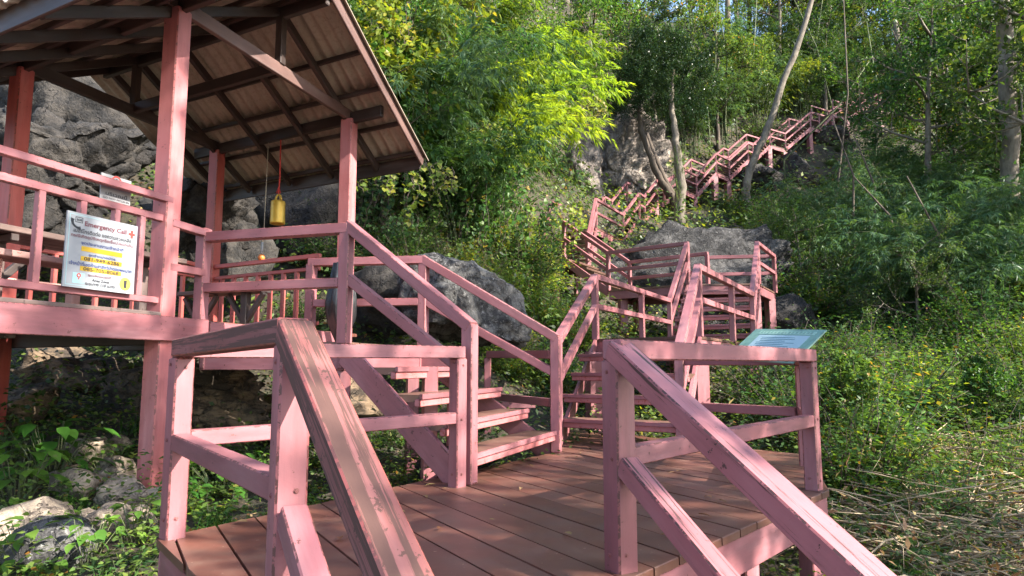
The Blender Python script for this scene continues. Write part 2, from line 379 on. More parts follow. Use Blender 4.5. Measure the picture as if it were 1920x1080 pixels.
for k, (p, q) in enumerate((((-1.5, 3.6), (2.2, 7.3)), ((-.5, 2.7), (2.4, 6.2)), ((-1.0, 3.1), (2.4, 6.8)))):
    beam('joist', (*p, -.13), (*q, -.13), .06, .15, DARK, deck)
AP, FL, FR, CP_, EP = V((-1.76, 3.66, 0)), V((-.745, 2.33, 0)), V((.475, 3.09, 0)), V((2.17, 5.04, 0)), V((2.62, 6.25, 0))
NP, FP = V((-.405, 5.17, 0)), V((.44, 7.22, 0))
S2R = V((1.77, 7.22, 0))
def face_dir(a, b): d = (b - a); d.z = 0; return d.normalized()
PW = .1
def deckpost(p, top, d, z0=-.02, s=PW, mat=None, name='post', parent=None):
    return post(name, (p.x, p.y, z0), top, s, mat or PINK, parent or deck, d)
RT = .09                                                   # top rail height
def toprail(a, b, za, zb=None, mat=None, parent=None, w=.105, ext=.0, name='handrail'):
    zb = za if zb is None else zb
    a, b = V((a.x, a.y, za - RT / 2)), V((b.x, b.y, zb - RT / 2)); d = (b - a).normalized()
    return beam(name, a - d * ext, b + d * ext, w, RT, mat or PINK, parent or deck)
def midrail(a, b, za, zb=None, mat=None, parent=None, w=.082, gap=.048):
    zb = za if zb is None else zb
    a, b = V((a.x, a.y, za)), V((b.x, b.y, zb)); d = (b - a).normalized()
    return beam('middle_rail', a + d * gap, b - d * gap, w, .085, mat or PINK, parent or deck)
dl = face_dir(AP, NP)
deckpost(AP, H + .015 - RT, dl); deckpost(NP, H + .03 - RT, dl)
toprail(AP, NP, H + .015, H + .03, ext=.03); midrail(AP, NP, .5)
df = face_dir(FL, FR)
deckpost(FL, 1.045 - RT, df, z0=-.85, s=.105); deckpost(FR, H - RT, df, z0=-.35, s=.108)
toprail(AP, FL, H + .022, 1.045, mat=RAILW, w=.11); midrail(AP, FL, .49, .47)
deckpost(CP_, H + .005 - RT, face_dir(FR, CP_))
toprail(FR, CP_, H, H + .005, ext=.045); midrail(FR, CP_, .48, .49)
deckpost(EP, H - .02 - RT, face_dir(CP_, EP), s=.09); toprail(CP_, EP, H - .004, H - .02, ext=-.05, w=.09)
toprail(EP, S2R, H - .02, w=.09, ext=.02); midrail(EP, S2R, .47, w=.07); midrail(CP_, EP, .47, w=.07)
BK = V((-.32, 9.0, 0)); deckpost(BK, 1.08 - RT, (1, 0, 0), z0=-.5, s=.09)
toprail(FP, BK, 1.05, 1.08, w=.09, ext=-.06); midrail(FP, BK, .5, w=.07)
midrail(BK, V((.35, 9.1, 0)), .38, w=.07)
for p in (V((-1.55, 3.5, 0)), V((1.35, 4.12, 0)), V((2.1, 4.98, 0)), V((2.75, 6.9, 0)), V((.1, 6.4, 0))):
    post('support_post', (p.x, p.y, ground(p.x, p.y) - .1), -.2, .12, PINK, deck, df)

def bolt(p, n, r=.0065):
    n = V(n).normalized(); p = V(p); me = bpy.data.meshes.get('bolt')
    if me is None:
        vs_ = [(rr * math.cos(k * math.pi / 3), rr * math.sin(k * math.pi / 3), z) for z, rr in ((0, 1.6), (.25, 1.6), (.3, 1.0), (.85, .9)) for k in range(6)]
        fs_ = [(i * 6 + k, i * 6 + (k + 1) % 6, (i + 1) * 6 + (k + 1) % 6, (i + 1) * 6 + k) for i in range(3) for k in range(6)] + [tuple(range(18, 24))]
        me = mesh('bolt', vs_, fs_)
    q_ = n.to_track_quat('Z', 'Y').to_matrix().to_4x4()
    link('bolt', me, EDGE['pink_paint'], deck, Matrix.Translation(p) @ q_ @ Matrix.Diagonal((r, r, r, 1)))
for p_, d_, zs in ((AP, dl, (.5, .1, .88)), (NP, dl, (.5, .1, .9)), (FL, df, (.47, .05, .9)), (FR, df, (.48, .08, .86)), (CP_, face_dir(FR, CP_), (.49, .08, .88))):
    out_ = V((d_.y, -d_.x, 0))
    for z_ in zs:
        for nb_, o_ in ((out_, .05), (-d_, .05)):
            bolt(V((p_.x, p_.y, z_ + rnd.uniform(-.012, .012))) + nb_ * (.0525 if p_ is not FR else .0545) + d_.cross(Z) * 0 + (d_ if nb_ is out_ else out_) * rnd.uniform(-.015, .015), nb_)
# ------------------------------------------------------------------ stair flights
def stair(label, bl, br, tl, tr, n, rails='LR', base=None, mat=PINK, tread=.27, rail_h=1.0, mid=.5, posts='bBtT', post_s=.09, low=(None, None), up=(None, None), name='stair_flight', simple=False, tm=None, lowm=None, foot=.05):
    """bl, br: bottom ends of the left and right stringers on the floor below; tl, tr: their top ends on the floor above"""
    bl, br, tl, tr = map(V, (bl, br, tl, tr)); c = (bl + br) / 2
    root = thing(name, label, 'stairs', (c.x, c.y, min(bl.z, br.z)), 'flights of the pink hillside stairway')
    for a, b, s in ((bl, tl, 1), (br, tr, -1)):
        d = (b - a); hd = V((d.x, d.y, 0)).normalized(); side = V((-hd.y, hd.x, 0)) * (.0 * s)
        beam('stringer', a + V((0, 0, -.06)) + side, b + V((0, 0, -.10)) + side, .05, .2, mat, root)
    for k in range(1, n):
        f = (k - .5) / n
        l, r = bl.lerp(tl, f), br.lerp(tr, f); z = bl.z + (tl.z - bl.z) * k / n; l.z = r.z = z
        d = (r - l).normalized(); run = V((d.y, -d.x, 0))
        if run.dot((bl - tl)) < 0: run = -run
        wdt = min(.34, max(tread, V((tl.x - bl.x, tl.y - bl.y)).length / n * 1.05))
        e = d * .022
        beam('tread', l + V((0, 0, -.03)) + e, r + V((0, 0, -.03)) - e, wdt, .06, tm or TREAD, root)
        if not simple:
            beam('nosing', l + V((0, 0, -.066)) + run * (wdt / 2 - .02) - d * .02, r + V((0, 0, -.066)) + run * (wdt / 2 - .02) + d * .02, .05, .062, STAIN, root)
            beam('nosing', l + V((0, 0, -.016)) + run * (wdt / 2 + .012) - d * .03, r + V((0, 0, -.016)) + run * (wdt / 2 + .012) + d * .03, .02, .045, PINK, root)
    for key, a, b, i in (('L', bl, tl, 0), ('R', br, tr, 1)):
        if key not in rails: continue
        za = (low[i] if low[i] is not None else a.z + rail_h); zb = (up[i] if up[i] is not None else b.z + rail_h)
        d = face_dir(a, b)
        if ('b' if i == 0 else 'B') in posts: post('post', (a.x, a.y, a.z - foot), za - .03, post_s, mat, root, d)
        if ('t' if i == 0 else 'T') in posts: post('post', (b.x, b.y, b.z - .12), zb - .06, post_s, mat, root, d)
        toprail(a, b, za, zb, mat=mat, parent=root, w=post_s + .004, ext=.02)
        lm = lowm if lowm is not None else mid
        midrail(a, b, za - lm, zb - mid, mat=mat, parent=root, w=post_s - .018, gap=.0)
    return root
def landing(label, pts, floor, bdir, rails=(), posts_at=(), support=(), h=1.0, mid=.5, post_s=.09, bw=.3, fh=.2, mat=PINK, name='stair_landing', sup_s=.16):
    pts = [V((p[0], p[1], floor)) for p in pts]; c = sum(pts, V()) / len(pts)
    root = thing(name, label, 'landing', (c.x, c.y, floor - fh), 'landings of the pink hillside stairway')
    decking([(p.x, p.y) for p in pts], V(bdir), bw, .012, floor, .04, TREAD, root, rnd)
    for i in range(len(pts)):
        a, b = pts[i], pts[(i + 1) % len(pts)]
        fascia((a.x, a.y), (b.x, b.y), z=floor - .043, parent=root, h=fh, mat=mat)
    for (a, b) in rails:
        a, b = V(a), V(b)
        toprail(a, b, floor + h, parent=root, mat=mat, w=post_s + .004, ext=.03); midrail(a, b, floor + h - mid, parent=root, mat=mat, w=post_s - .015)
    for (p, d) in posts_at:
        post('post', (p[0], p[1], floor - .02), floor + h - .06, post_s, mat, root, d)
    for p in support:
        post('support_post', (p[0], p[1], ground(p[0], p[1]) - .3), floor - fh - .04 + .03, sup_s, mat, root, (1, .3, 0))
    return root

# the flight that climbs to the deck from where the picture is taken
fs = thing('stair_flight', 'foreground stair flight with worn sloping handrails coming up to the deck', 'stairs', (.4, 1.6, -.8), 'flights of the pink hillside stairway')
FLe, FRe = V((-.205, 1.5, .41)), V((1.0, 1.87, .30))
def ext_to(a, b, t): return a + (b - a) * t
FLt = V((FL.x, FL.y, 1.045)); FRt = V((FR.x, FR.y, 1.0))
def slope_rail(top, through, t, mat, w, drop=0, name='handrail', hh=RT):
    e = ext_to(top, through, t); o = V((0, 0, -hh / 2 - drop))
    return beam(name, top + o, e + o, w, hh, mat, fs), e
_, e1 = slope_rail(FLt, FLe, 1.75, RAILW, .115); _, e2 = slope_rail(FRt, FRe, 1.55, PINKW, .115)
dd = (FLe - FLt).normalized(); slope_rail(FLt + dd * .07, FLe + dd * .07, 1.7, PINK, .085, .56, 'middle_rail'); dd = (FRe - FRt).normalized()
slope_rail(FRt + dd * .07, FRe + dd * .07, 1.5, PINKW, .085, .47, 'middle_rail')
for e in (e1, e2): post('post', (e.x, e.y, ground(e.x, e.y) - .1), e.z - .1, .1, PINK, fs, df)
a0, a1 = V((FL.x, FL.y, -.06)), V((FR.x, FR.y, -.06)); g0, g1 = V((FLe.x, FLe.y, -.78)), V((FRe.x, FRe.y, -.78))
beam('stringer', a0 + V((.05, 0, -.12)), g0, .05, .2, PINK, fs); beam('stringer', a1 + V((-.03, -.05, -.12)), g1, .05, .2, PINK, fs)
for k in range(1, 4):
    f = k / 4.; l, r = a0.lerp(g0, f), a1.lerp(g1, f); z = -.2 * k; l.z = r.z = z - .03
    beam('tread', l, r, .27, .06, TREAD, fs)

# pavilion platform levels and points
FZ, LZ = 1.30, 1.09
P1, P2, P3, P4 = V((-3.037, 5.89, 0)), V((-2.14, 8.67, 0)), V((-4.43, 9.97, 0)), V((-5.34, 7.13, 0))
ev = (P2 - P1).normalized(); uv = (P1 - P4).normalized()
CN = P1 + ev * .43
NT = V((-1.44, 5.86, 0)); q = onz(795, 480, 2.12); FT = V((q.x, q.y, 0)); q = onz(585, 485, 2.12); FLFT = V((q.x, q.y, 0))

stair('pink stair flight with brown treads from the deck to the pavilion', V((-.325, 5.27, 0)), V((.457, 7.19, 0)), V((NT.x + .02, NT.y, LZ)), V((FT.x, FT.y, LZ)), 5,
      low=(1.235, 1.225), up=(2.14, 2.12), post_s=.1, tread=.3, lowm=.42, posts='bB', foot=.0)
lnd = landing('pink railed landing between the pavilion and its stair', [(CN.x + .02, CN.y), (NT.x, NT.y), (FT.x, FT.y), (FLFT.x, FLFT.y)], LZ, (NT - CN),
      rails=[(CN, NT), (FLFT, FT)], posts_at=[(NT, ev), (FT, ev), (FLFT, ev)], support=[NT + V((-.03, .12, 0)), FT + V((-.1, -.05, 0)), V((-.75, 6.3, 0))], h=1.03, mid=.52, post_s=.1, sup_s=.13)
post('support_post', (-.55, 6.7, ground(-.55, 6.7) - .2), .6, .13, PINK, lnd, ev)

# ---- flights and landings up the hill
L2a, L2b, L2c, L2d = (1.281, 10.48), (3.32, 14.34), (2.591, 9.43), (4.627, 13.09)
z2 = 1.30
def v3(p, z): return V((p[0], p[1], z))
stair('second stair flight, rising from the far end of the deck', (.52, 7.85, .03), (1.74, 7.15, .03), v3(L2a, z2), v3(L2c, z2), 5, low=(1.22, 1.10), posts='bB', tread=.36, post_s=.1, foot=.03)
landing('long landing behind the deck where the stairway bends uphill', [L2a, L2c, L2d, L2b], z2, (1.31, -1.05),
    rails=[(v3(L2a, 0), v3(L2b, 0)), (v3(L2c, 0), v3(L2d, 0))], posts_at=[(L2a, (1, 2, 0)), (L2b, (1, 2, 0)), ((2.4, 12.6), (1, 2, 0)), (L2c, (1, 2, 0)), (L2d, (1, 2, 0)), ((3.7, 11.45), (1, 2, 0))],
    support=[(1.45, 10.5), (2.62, 9.62), (4.5, 12.95), (3.3, 14.1), (1.2, 10.1)], sup_s=.2, post_s=.095)
z3 = 2.80; L3 = [(2.449, 17.2), (4.12, 15.85), (5.75, 15.8), (6.87, 17.7), (5.0, 18.3), (3.27, 18.79)]
stair('third stair flight in front of the speckled boulder', v3(L2b, z2), v3(L2d, z2), v3(L3[1], z3), v3(L3[2], z3), 7, low=(2.3, 2.3), posts='', post_s=.1)
landing('wide landing against the speckled boulder with double rails', L3, z3, (1.7, -1.35),
    rails=[(v3(L3[0], 0), v3(L3[1], 0)), (v3(L3[2], 0), v3(L3[3], 0)), (v3(L3[3], 0), v3((5.2, 17.95), 0)), (v3(L3[5], 0), v3((5.0, 17.3), 0))],
    posts_at=[(p, (1, 1, 0)) for p in (L3[0], L3[1], L3[2], L3[3], (5.2, 17.95), L3[5], (5.0, 17.3))], support=[(2.8, 17.2), (4.3, 16.1), (5.7, 15.95), (6.6, 17.4), (3.4, 18.4)], sup_s=.2)
def fl(px, py, Y, dz=0): p = at(px, py, Y); p.z += dz; return p
q = fl(1057, 414, 18.3, -1.0); z4 = q.z; L4n, L4f = V((q.x, q.y, z4)), V((q.x + .8, q.y + 1.5, z4))
stair('short fourth flight climbing towards the leafy creeper', v3(L3[5], z3), v3(L3[0], z3), L4f, L4n, 6, simple=True, posts='tT')
L4 = [(L4n.x, L4n.y), (L4f.x, L4f.y), (L4f.x - 1.3, L4f.y + .8), (L4n.x - 1.3, L4n.y + .8)]
landing('small landing half hidden by the leafy creeper', L4, z4, (1, .5), rails=[(v3(L4[0], 0), v3(L4[3], 0))], posts_at=[(L4[3], (1, 1, 0))], support=[(L4n.x - .2, L4n.y + .3), (L4f.x - .3, L4f.y)])
chain = []   # right-hand edge of the upper stairway: floor points (x, y, z)
q = fl(1117, 371, 22.3, -1.0); L5a = q; q = onz(1168, 401, L5a.z + 1.0); L5b = V((q.x, q.y, L5a.z))
S6 = fl(1198, 361, 27.2, -1.0); q = onz(1208, 367, S6.z + 1); S6b = V((q.x, q.y, S6.z))
S7 = fl(1234.5, 375, 30.2); S7b = S7 + V((.35, .35, 0))
S8 = fl(1284, 355.6, 31.9); q = onz(1306.7, 365.6, S8.z); S8b = q
F1 = fl(1343, 322, 34.4); F2 = onz(1368, 333, F1.z)
F3 = fl(1403, 299, 37.6); F4 = onz(1412, 302.5, F3.z)
F5 = fl(1444, 271, 40.0); F6 = onz(1473, 279, F5.z)
F7 = fl(1520, 238, 43.0); F8 = onz(1537, 242, F7.z)
F9 = fl(1562, 213, 45.2); F10 = onz(1590, 221, F9.z)
F11 = fl(1652, 186, 49.0); F12 = onz(1706, 205, F11.z)
levels = [(L5a, L5b), (S6, S6b), (S7, S7b), (S8, S8b), (F1, F2), (F3, F4), (F5, F6), (F7, F8), (F9, F10), (F11, F12)]
def perp_left(a, b):
    d = b - a; return V((-d.y, d.x, 0)).normalized()
names_f = ['fifth stair flight, beside the boulder top', 'sixth stair flight, below the pale cliff', 'seventh stair flight, below the pale cliff', 'eighth stair flight, behind the leaning twin trunks', 'ninth stair flight, on two tall posts over the rocks', 'tenth stair flight, left of the pale leaning tree', 'eleventh stair flight, crossed by the pale leaning tree', 'twelfth stair flight, uphill of the pale leaning tree', 'thirteenth stair flight, steep and bare of rails at the bamboo', 'topmost visible stair flight behind the forked tree']
names_l = ['narrow landing on top of the speckled boulder', 'small landing at the foot of the pale cliff', 'tiny landing under the leaning twin trunks', 'landing beside the vine wrapped trunk', 'landing on two tall posts above the rocks', 'tiny landing left of the pale leaning tree', 'landing on twin posts behind the pale leaning tree', 'small braced landing high on the stairway', 'landing on a single braced post near the bamboo', 'highest railed landing beside the forked tree']
WD = 1.45
prevR, prevL = V((L4f.x + .05, L4f.y + .1, z4)), V((L4f.x - 1.2, L4f.y + .85, z4))
for i, (a, b) in enumerate(levels):
    n1 = perp_left(prevR, a); aL = a + n1 * WD
    nst = max(5, round((a.z - prevR.z) / .21))
    stair(names_f[i], prevL, prevR, aL, a, nst, simple=True, posts='', rails=('' if i == 8 else 'LR'), post_s=.085, tread=.3)
    n2 = perp_left(a, b) if (b - a).length > .6 else n1
    bL = b + n2 * WD * (1 if (b - a).length > .6 else 1)
    sup = [(a.x + n2.x * .12, a.y + n2.y * .12)] + ([(b.x + n2.x * .12, b.y + n2.y * .12)] if i in (0, 3, 4, 6, 8, 9) else [])
    landing(names_l[i], [(a.x, a.y), (b.x, b.y), (bL.x, bL.y), (aL.x, aL.y)], a.z, (b - a).xy if (b - a).length > .3 else (1, 1), rails=[(a, b), (aL, bL)],
        posts_at=[(p, ev) for p in ((a.x, a.y), (b.x, b.y), (aL.x, aL.y), (bL.x, bL.y))], support=sup, post_s=.085, sup_s=.28 if i > 3 else .2)
    prevR, prevL = b, bL
F13 = fl(1640, 118, 53.0)
stair('last stair flight fading into the trees at the hilltop', prevL, prevR, F13 + V((-.5, 1.3, 0)), F13, 16, simple=True, posts='tT', post_s=.085)

# ------------------------------------------------------------------ pavilion
pav = thing('pavilion', 'open pink timber pavilion with dark beams under a corrugated gable roof', 'pavilion', (P1.x - 1, P1.y + .5, -.2))
TOPZ = 4.10
P0 = P1 - ev * 2.9
P5 = P4 - ev * 2.9
for p, m in ((P1, PINKR), (P2, PINKR), (P3, RED), (P4, RED), (P0, PINK), (P5, RED)):
    post('column', (p.x, p.y, ground(p.x, p.y) - .25), TOPZ, .165, m, pav, ev, ch=.01)
link('column_footing', mesh('column_footing', [(x * s, y * s, z) for z, s in ((-.3, 1.15), (.06, 1.0), (.08, .9)) for x, y in ((-.2, -.2), (.2, -.2), (.2, .2), (-.2, .2))],
     [(0, 1, 5, 4), (1, 2, 6, 5), (2, 3, 7, 6), (3, 0, 4, 7), (4, 5, 9, 8), (5, 6, 10, 9), (6, 7, 11, 10), (7, 4, 8, 11), (8, 9, 10, 11)]), simple('rough_concrete', (.26, .235, .20), .9, bmp=.6), pav, Matrix.Translation((P1.x, P1.y, ground(P1.x, P1.y) + .02)))
# floor: front edge beam, boards, joists
A_, B_ = P1 - ev * 3.0, CN + ev * .03
out = V((uv.x, uv.y, 0)) * .10
beam('edge_beam', A_ + out + V((0, 0, FZ - .1)), B_ + out + V((0, 0, FZ - .1)), .05, .21, PINK, pav)
beam('edge_board', A_ + out * .55 + V((0, 0, FZ + .02)), P1 - ev * .085 + out * .55 + V((0, 0, FZ + .02)), .10, .035, GREYW, pav)
beam('edge_beam', CN + ev * .05 + out + V((0, 0, FZ - .11)), P2 + out + V((0, 0, FZ - .11)), .05, .2, PINK, pav)
fp = [A_ + uv * .06, B_ + uv * .06 + ev * 2.7, P3 - uv * .2 + ev * .12, P5 - uv * .2 - ev * .1]
decking([(p.x, p.y) for p in fp], (uv.x, uv.y), .2, .008, FZ, .04, DECK, pav, rnd, 'floor_board')
for t in (-2.6, -1.3, 0.12, 1.4, 2.7):
    a = P1 + ev * t; beam('joist', a + uv * .04 + V((0, 0, FZ - .15)), a - uv * 2.6 + V((0, 0, FZ - .15)), .07, .16, DARK, pav)
# front railing
def bar(name, a, b, z, w_, h_, m=PINK, g=0.0, zb=None):
    d = (b - a).normalized(); return beam(name, V((a.x, a.y, z)) + d * g, V((b.x, b.y, zb if zb is not None else z)) - d * g, w_, h_, m, pav)
fo = uv * .055
bar('handrail', A_ + fo, P1 + fo, 2.325, .06, .06, g=.0)
bar('rail', A_ + fo * .4, P1 + fo * .4, 2.155, .055, .06, g=.06); bar('bottom_rail', A_ + fo * .4, P1 + fo * .4, 1.44, .055, .055, g=.06)
for t in (-.28, -.53, -.83, -1.16, -1.5, -1.85, -2.2, -2.55): 
    p = P1 + ev * t + fo * .4; post('baluster', (p.x, p.y, 1.46), 2.13, .052, PINK, pav, ev, ch=.004)
bar('rail', P1 + fo, CN + fo, 2.13, .07, .07, g=.0, zb=2.11); bar('middle_rail', P1 + fo, CN + fo, 1.74, .06, .07, g=.0)
p = CN + fo * .6; post('railing_post', (p.x, p.y, FZ - .02), 2.16, .10, PINK, pav, ev)
# back railings
def back_rail(a, b, n, m=RED, g=.09):
    bar('handrail', a, b, 2.33, .06, .06, m, g); bar('rail', a, b, 2.16, .05, .05, m, g); bar('bottom_rail', a, b, 1.44, .05, .05, m, g)
    for i in range(1, n):
        p = a.lerp(b, i / n); post('baluster', (p.x, p.y, 1.46), 2.14, .05, m, pav, b - a, ch=.004)
back_rail(P4, P3, 11); back_rail(P3, P2 - uv * .35, 9); back_rail(P4, P5, 11)
# table with plank top and diagonal braces, bench seats
def plankset(name, a, b, z, widths, th, m, across):
    off = 0
    for wd in widths:
        o = across * (off + wd / 2); beam(name, a + o + V((0, 0, z - th / 2)), b + o + V((0, 0, z - th / 2)), wd - .008, th, m, pav); off += wd
tb0, tb1 = P1 - uv * .75 - ev * 2.6, P1 - uv * .75 + ev * .9
plankset('table_top', tb0, tb1, FZ + .70, (.14, .14, .14, .14), .05, GREYW, -uv)
for t in (-2.2, -.9, .55):
    c = P1 - uv * 1.03 + ev * t
    post('table_leg', (c.x, c.y, FZ), FZ + .64, .09, GREYW, pav, ev)
    for s in (-1, 1): beam('brace', c + V((0, 0, FZ + .25)), c + ev * .38 * s + V((0, 0, FZ + .63)), .05, .06, DARK, pav)
    beam('bearer', c + uv * .27 + V((0, 0, FZ + .61)), c - uv * .27 + V((0, 0, FZ + .61)), .06, .06, DARK, pav)
plankset('bench_seat', P1 - uv * .30 - ev * 2.7, P1 - uv * .30 - ev * .3, FZ + .43, (.16, .16), .05, SEATM, -uv)
plankset('bench_seat', P1 - uv * 1.95 - ev * 2.7, P1 - uv * 1.95 + ev * 1.6, FZ + .43, (.16, .16), .05, SEATM, -uv)
for t in (-2.3, -1.2, -.55):
    for off in (.46, 2.11):
        c = P1 - uv * off + ev * t; post('bench_leg', (c.x, c.y, FZ), FZ + .38, .08, SEATM, pav, ev)
tb0, tb1 = P2 - uv * 1.9 - ev * .85, P2 - uv * .55 - ev * .85
plankset('bench_seat', tb0, tb1, FZ + .50, (.16, .16), .05, DARK, -ev)
for c in (tb0.lerp(tb1, .2), tb0.lerp(tb1, .8)):
    c = c - ev * .16; post('bench_leg', (c.x, c.y, FZ), FZ + .45, .09, DARK, pav, ev)
    for s in (-1, 1): beam('brace', c + V((0, 0, FZ + .08)), c + uv * .3 * s + V((0, 0, FZ + .44)), .05, .06, DARK, pav)
# roof frame
def rb(name, a, b, za, zb, w_=.06, h_=.13, m=DARK): return beam(name, V((a.x, a.y, za)), V((b.x, b.y, zb)), w_, h_, m, pav)
RZ, SL = 4.98, .52
span = (P2 - P1).length; mid_ = (P1 + P2) / 2
def roof_pt(s, d, dz=0):                     # s along the ridge from the gable column line, d from the ridge towards the far eave
    p = mid_ + uv * s + ev * d; return V((p.x, p.y, RZ - SL * abs(d) + dz))
BL = (P1 - P4).length
LB = painted('paler_beam', (.15, .085, .072), (.10, .055, .048), (.05, .03, .027), chip=.64)  # paler brown than the other roof timbers
rb('tie_beam', P1 - ev * .15, P2 + ev * .15, TOPZ + .06, TOPZ + .06, .055, .14, LB); rb('tie_beam', P4 - ev * .15, P3 + ev * .15, TOPZ + .06, TOPZ + .06, .06, .14)
rb('wall_plate', P3 - uv * .5, P2 + uv * .55, TOPZ + .02, TOPZ + .02, .06, .15); rb('wall_plate', P4 - uv * .5, P1 + uv * .5, TOPZ + .04, TOPZ + .04, .06, .15)
rb('tie_beam', P4 - uv * .1 + ev * 1.46, P1 + uv * .0 + ev * 1.46, TOPZ + .1, TOPZ + .1, .06, .13)
for s in (0, -BL):
    c = mid_ + uv * s; post('king_post', (c.x, c.y, TOPZ + .12), RZ - .12, .09, DARK, pav, ev)
VG, EV = .72, 2.32
EVN = 2.76                                 # the near slope reaches further out
for s in (-.02, -BL * .33, -BL * .66, -BL, -BL - .6):
    for sg in (1, -1): beam('rafter', roof_pt(s, .02 * sg, -.13), roof_pt(s, ((EV if sg > 0 else EVN) - .05) * sg, -.13), .055, .10, DARK, pav)
for sg in (1, -1):
    for d in (.10, .72, 1.20, 1.72, 2.2) + ((2.65,) if sg < 0 else ()):
        beam('purlin', roof_pt(-BL - .7, d * sg, -.055), roof_pt(VG - .03, d * sg, -.055), .045, .055, DARK, pav)
    beam('barge_board', roof_pt(VG, .0, -.06), roof_pt(VG, ((EV if sg > 0 else EVN) + .03) * sg, -.06), .03, .17, LB, pav)
    beam('eave_board', roof_pt(-BL - .7, (EV if sg > 0 else EVN) * sg, -.10), roof_pt(VG - .02, (EV if sg > 0 else EVN) * sg, -.10), .03, .19, DARK, pav)
beam('ridge_beam', roof_pt(-BL - .7, 0, -.16), roof_pt(VG - .03, 0, -.16), .06, .14, DARK, pav)
def sheet(s0, s1, d0, d1, sg, lift):
    nx, ny = 34, 4; vs = []; fs_ = []; o = roof_pt(s0, d0 * sg)
    for th in (0, .012):
        for j in range(ny + 1):
            for i in range(nx + 1):
                s = s0 + (s1 - s0) * i / nx; d = d0 + (d1 - d0) * j / ny
                p = roof_pt(s, d * sg, .012 + .024 * math.sin(s * 2 * math.pi / .165) + lift * (d - d0) / (d1 - d0) * -1 + lift + th); vs.append(p - o)
    W = nx + 1; K = W * (ny + 1)
    for b0, fl_ in ((0, 1), (K, 0)):
        for j in range(ny):
            for i in range(nx):
                f = (b0 + j * W + i, b0 + j * W + i + 1, b0 + (j + 1) * W + i + 1, b0 + (j + 1) * W + i); fs_.append(f if fl_ else f[::-1])
    for j in (0, ny):
        for i in range(nx): fs_.append((j * W + i, j * W + i + 1, K + j * W + i + 1, K + j * W + i))
    for i in (0, nx):
        for j in range(ny): fs_.append((j * W + i, (j + 1) * W + i, K + (j + 1) * W + i, K + j * W + i))
    link('roof_sheet', mesh('roof_sheet', vs, fs_, True), SHEET, pav, Matrix.Translation(o))
s = VG + .06; rr = random.Random(2)
while s > -BL - .75:
    s2 = s - .66
    for sg in (1, -1):
        sheet(s2, s + .005, .0, 1.26, sg, .028 + rr.uniform(0, .006)); sheet(s2, s + .005, 1.18, (EV if sg > 0 else EVN) + .10, sg, rr.uniform(0, .005))
    s = s2
# ------------------------------------------------------------------ rocks
def onground(px, py, y0=2.0, y1=75.0):
    ys = np.arange(y0, y1, .05); v = (540 - py) / FPX
    xs = ys * (px - 960) / FPX / (math.cos(TH) - v * math.sin(TH)); zs = CZ + ys * tz(py)
    g = ground_np(xs, ys); k = np.argmax(zs < g)
    if not (zs < g).any(): k = len(ys) - 1
    return V((xs[k], ys[k], g[k]))
_ico = {}
def ico(sub):
    if sub not in _ico:
        bm = bmesh.new(); bmesh.ops.create_icosphere(bm, subdivisions=sub, radius=1.0)
        _ico[sub] = (np.array([v.co[:] for v in bm.verts]), [tuple(v.index for v in f.verts) for f in bm.faces]); bm.free()
    return _ico[sub]
def rock(name, label, c, size, seed, mat, rot=0., sub=4, planes=11, cut=(.45, .82), rough=.16, layers=0., tilt=(0, 0), cat='rock', group=None, strata=1):
    rn = np.random.default_rng(seed); vs, fs = ico(sub); p = vs.copy()
    for _ in range(planes):
        n = rn.normal(size=3); n /= np.linalg.norm(n); d = rn.uniform(*cut); s = p @ n - d
        p -= np.outer(np.clip(s, 0, None) * .93, n)
    o = rn.uniform(-50, 50, 3)
    q = []
    for v in p:
        w_ = V(v) + V(o)
        a = mnoise.fractal(w_ * 1.3, .9, 2.1, 5); b = abs(mnoise.noise(w_ * 2.6)); k = mnoise.noise(w_ * 7.0) - 1.3 * abs(mnoise.noise(w_ * 5.1))
        dv = mnoise.voronoi(w_ * 1.9)[0]; cr = max(0., 1 - (dv[1] - dv[0]) * 9)
        q.append(a * rough - b * rough * .7 + k * rough * .34 + mnoise.noise(w_ * 15.0) * rough * .16 - cr * rough * .5 - (.5 * rough * abs(mnoise.noise(V((w_.x * 1.1, w_.y * 1.1, w_.z * 5.5)))) if strata else 0))
    q = np.array(q); nr = p / np.linalg.norm(p, axis=1, keepdims=True)
    p = p + nr * q[:, None]
    if layers:
        zz = p[:, 2] * layers; st = np.floor(zz) ; fr = zz - st
        p[:, :2] *= (1 + .10 * np.sin(st * 12.9)[:, None] - .08 * (np.abs(fr - .5) * 2)[:, None] ** 4)
    p = p * np.array(size)
    M = Matrix.Translation(c) @ Matrix.Rotation(rot, 4, 'Z') @ Matrix.Rotation(tilt[0], 4, 'X') @ Matrix.Rotation(tilt[1], 4, 'Y')
    ob = link(name, mesh(name, p.tolist(), fs, True), mat, None, M)
    return tag(ob, label, cat, group)
rock('boulder', 'rounded speckled grey boulder behind the pavilion stair', at(872, 572, 9.9), (1.18, .9, .98), 3, ROCKL, .3, 5, rough=.15)
rock('boulder', 'huge dark speckled boulder behind the wide landing', at(1280, 560, 21.0) + V((0, .3, .35)), (4.9, 1.9, 3.3), 11, ROCKG, -.15, 5, rough=.16)
rock('boulder', 'low dark boulder beside the green information board', onground(1640, 735) + V((0, .9, .25)), (1.35, .8, .55), 5, ROCKD, -.2, 5, rough=.14)
rock('boulder', 'dark boulder at the foot of the huge speckled one', at(1490, 610, 18.5) + V((0, 0, -.3)), (1.3, 1.0, 1.1), 17, ROCKD, .5, 4)
rock('cliff', 'pale sunlit limestone cliff face behind the stairway', at(1178, 335, 31.8), (2.9, 1.3, 4.0), 21, ROCKP, -.45, 6, planes=14, rough=.2, tilt=(-.12, .05), cat='cliff')
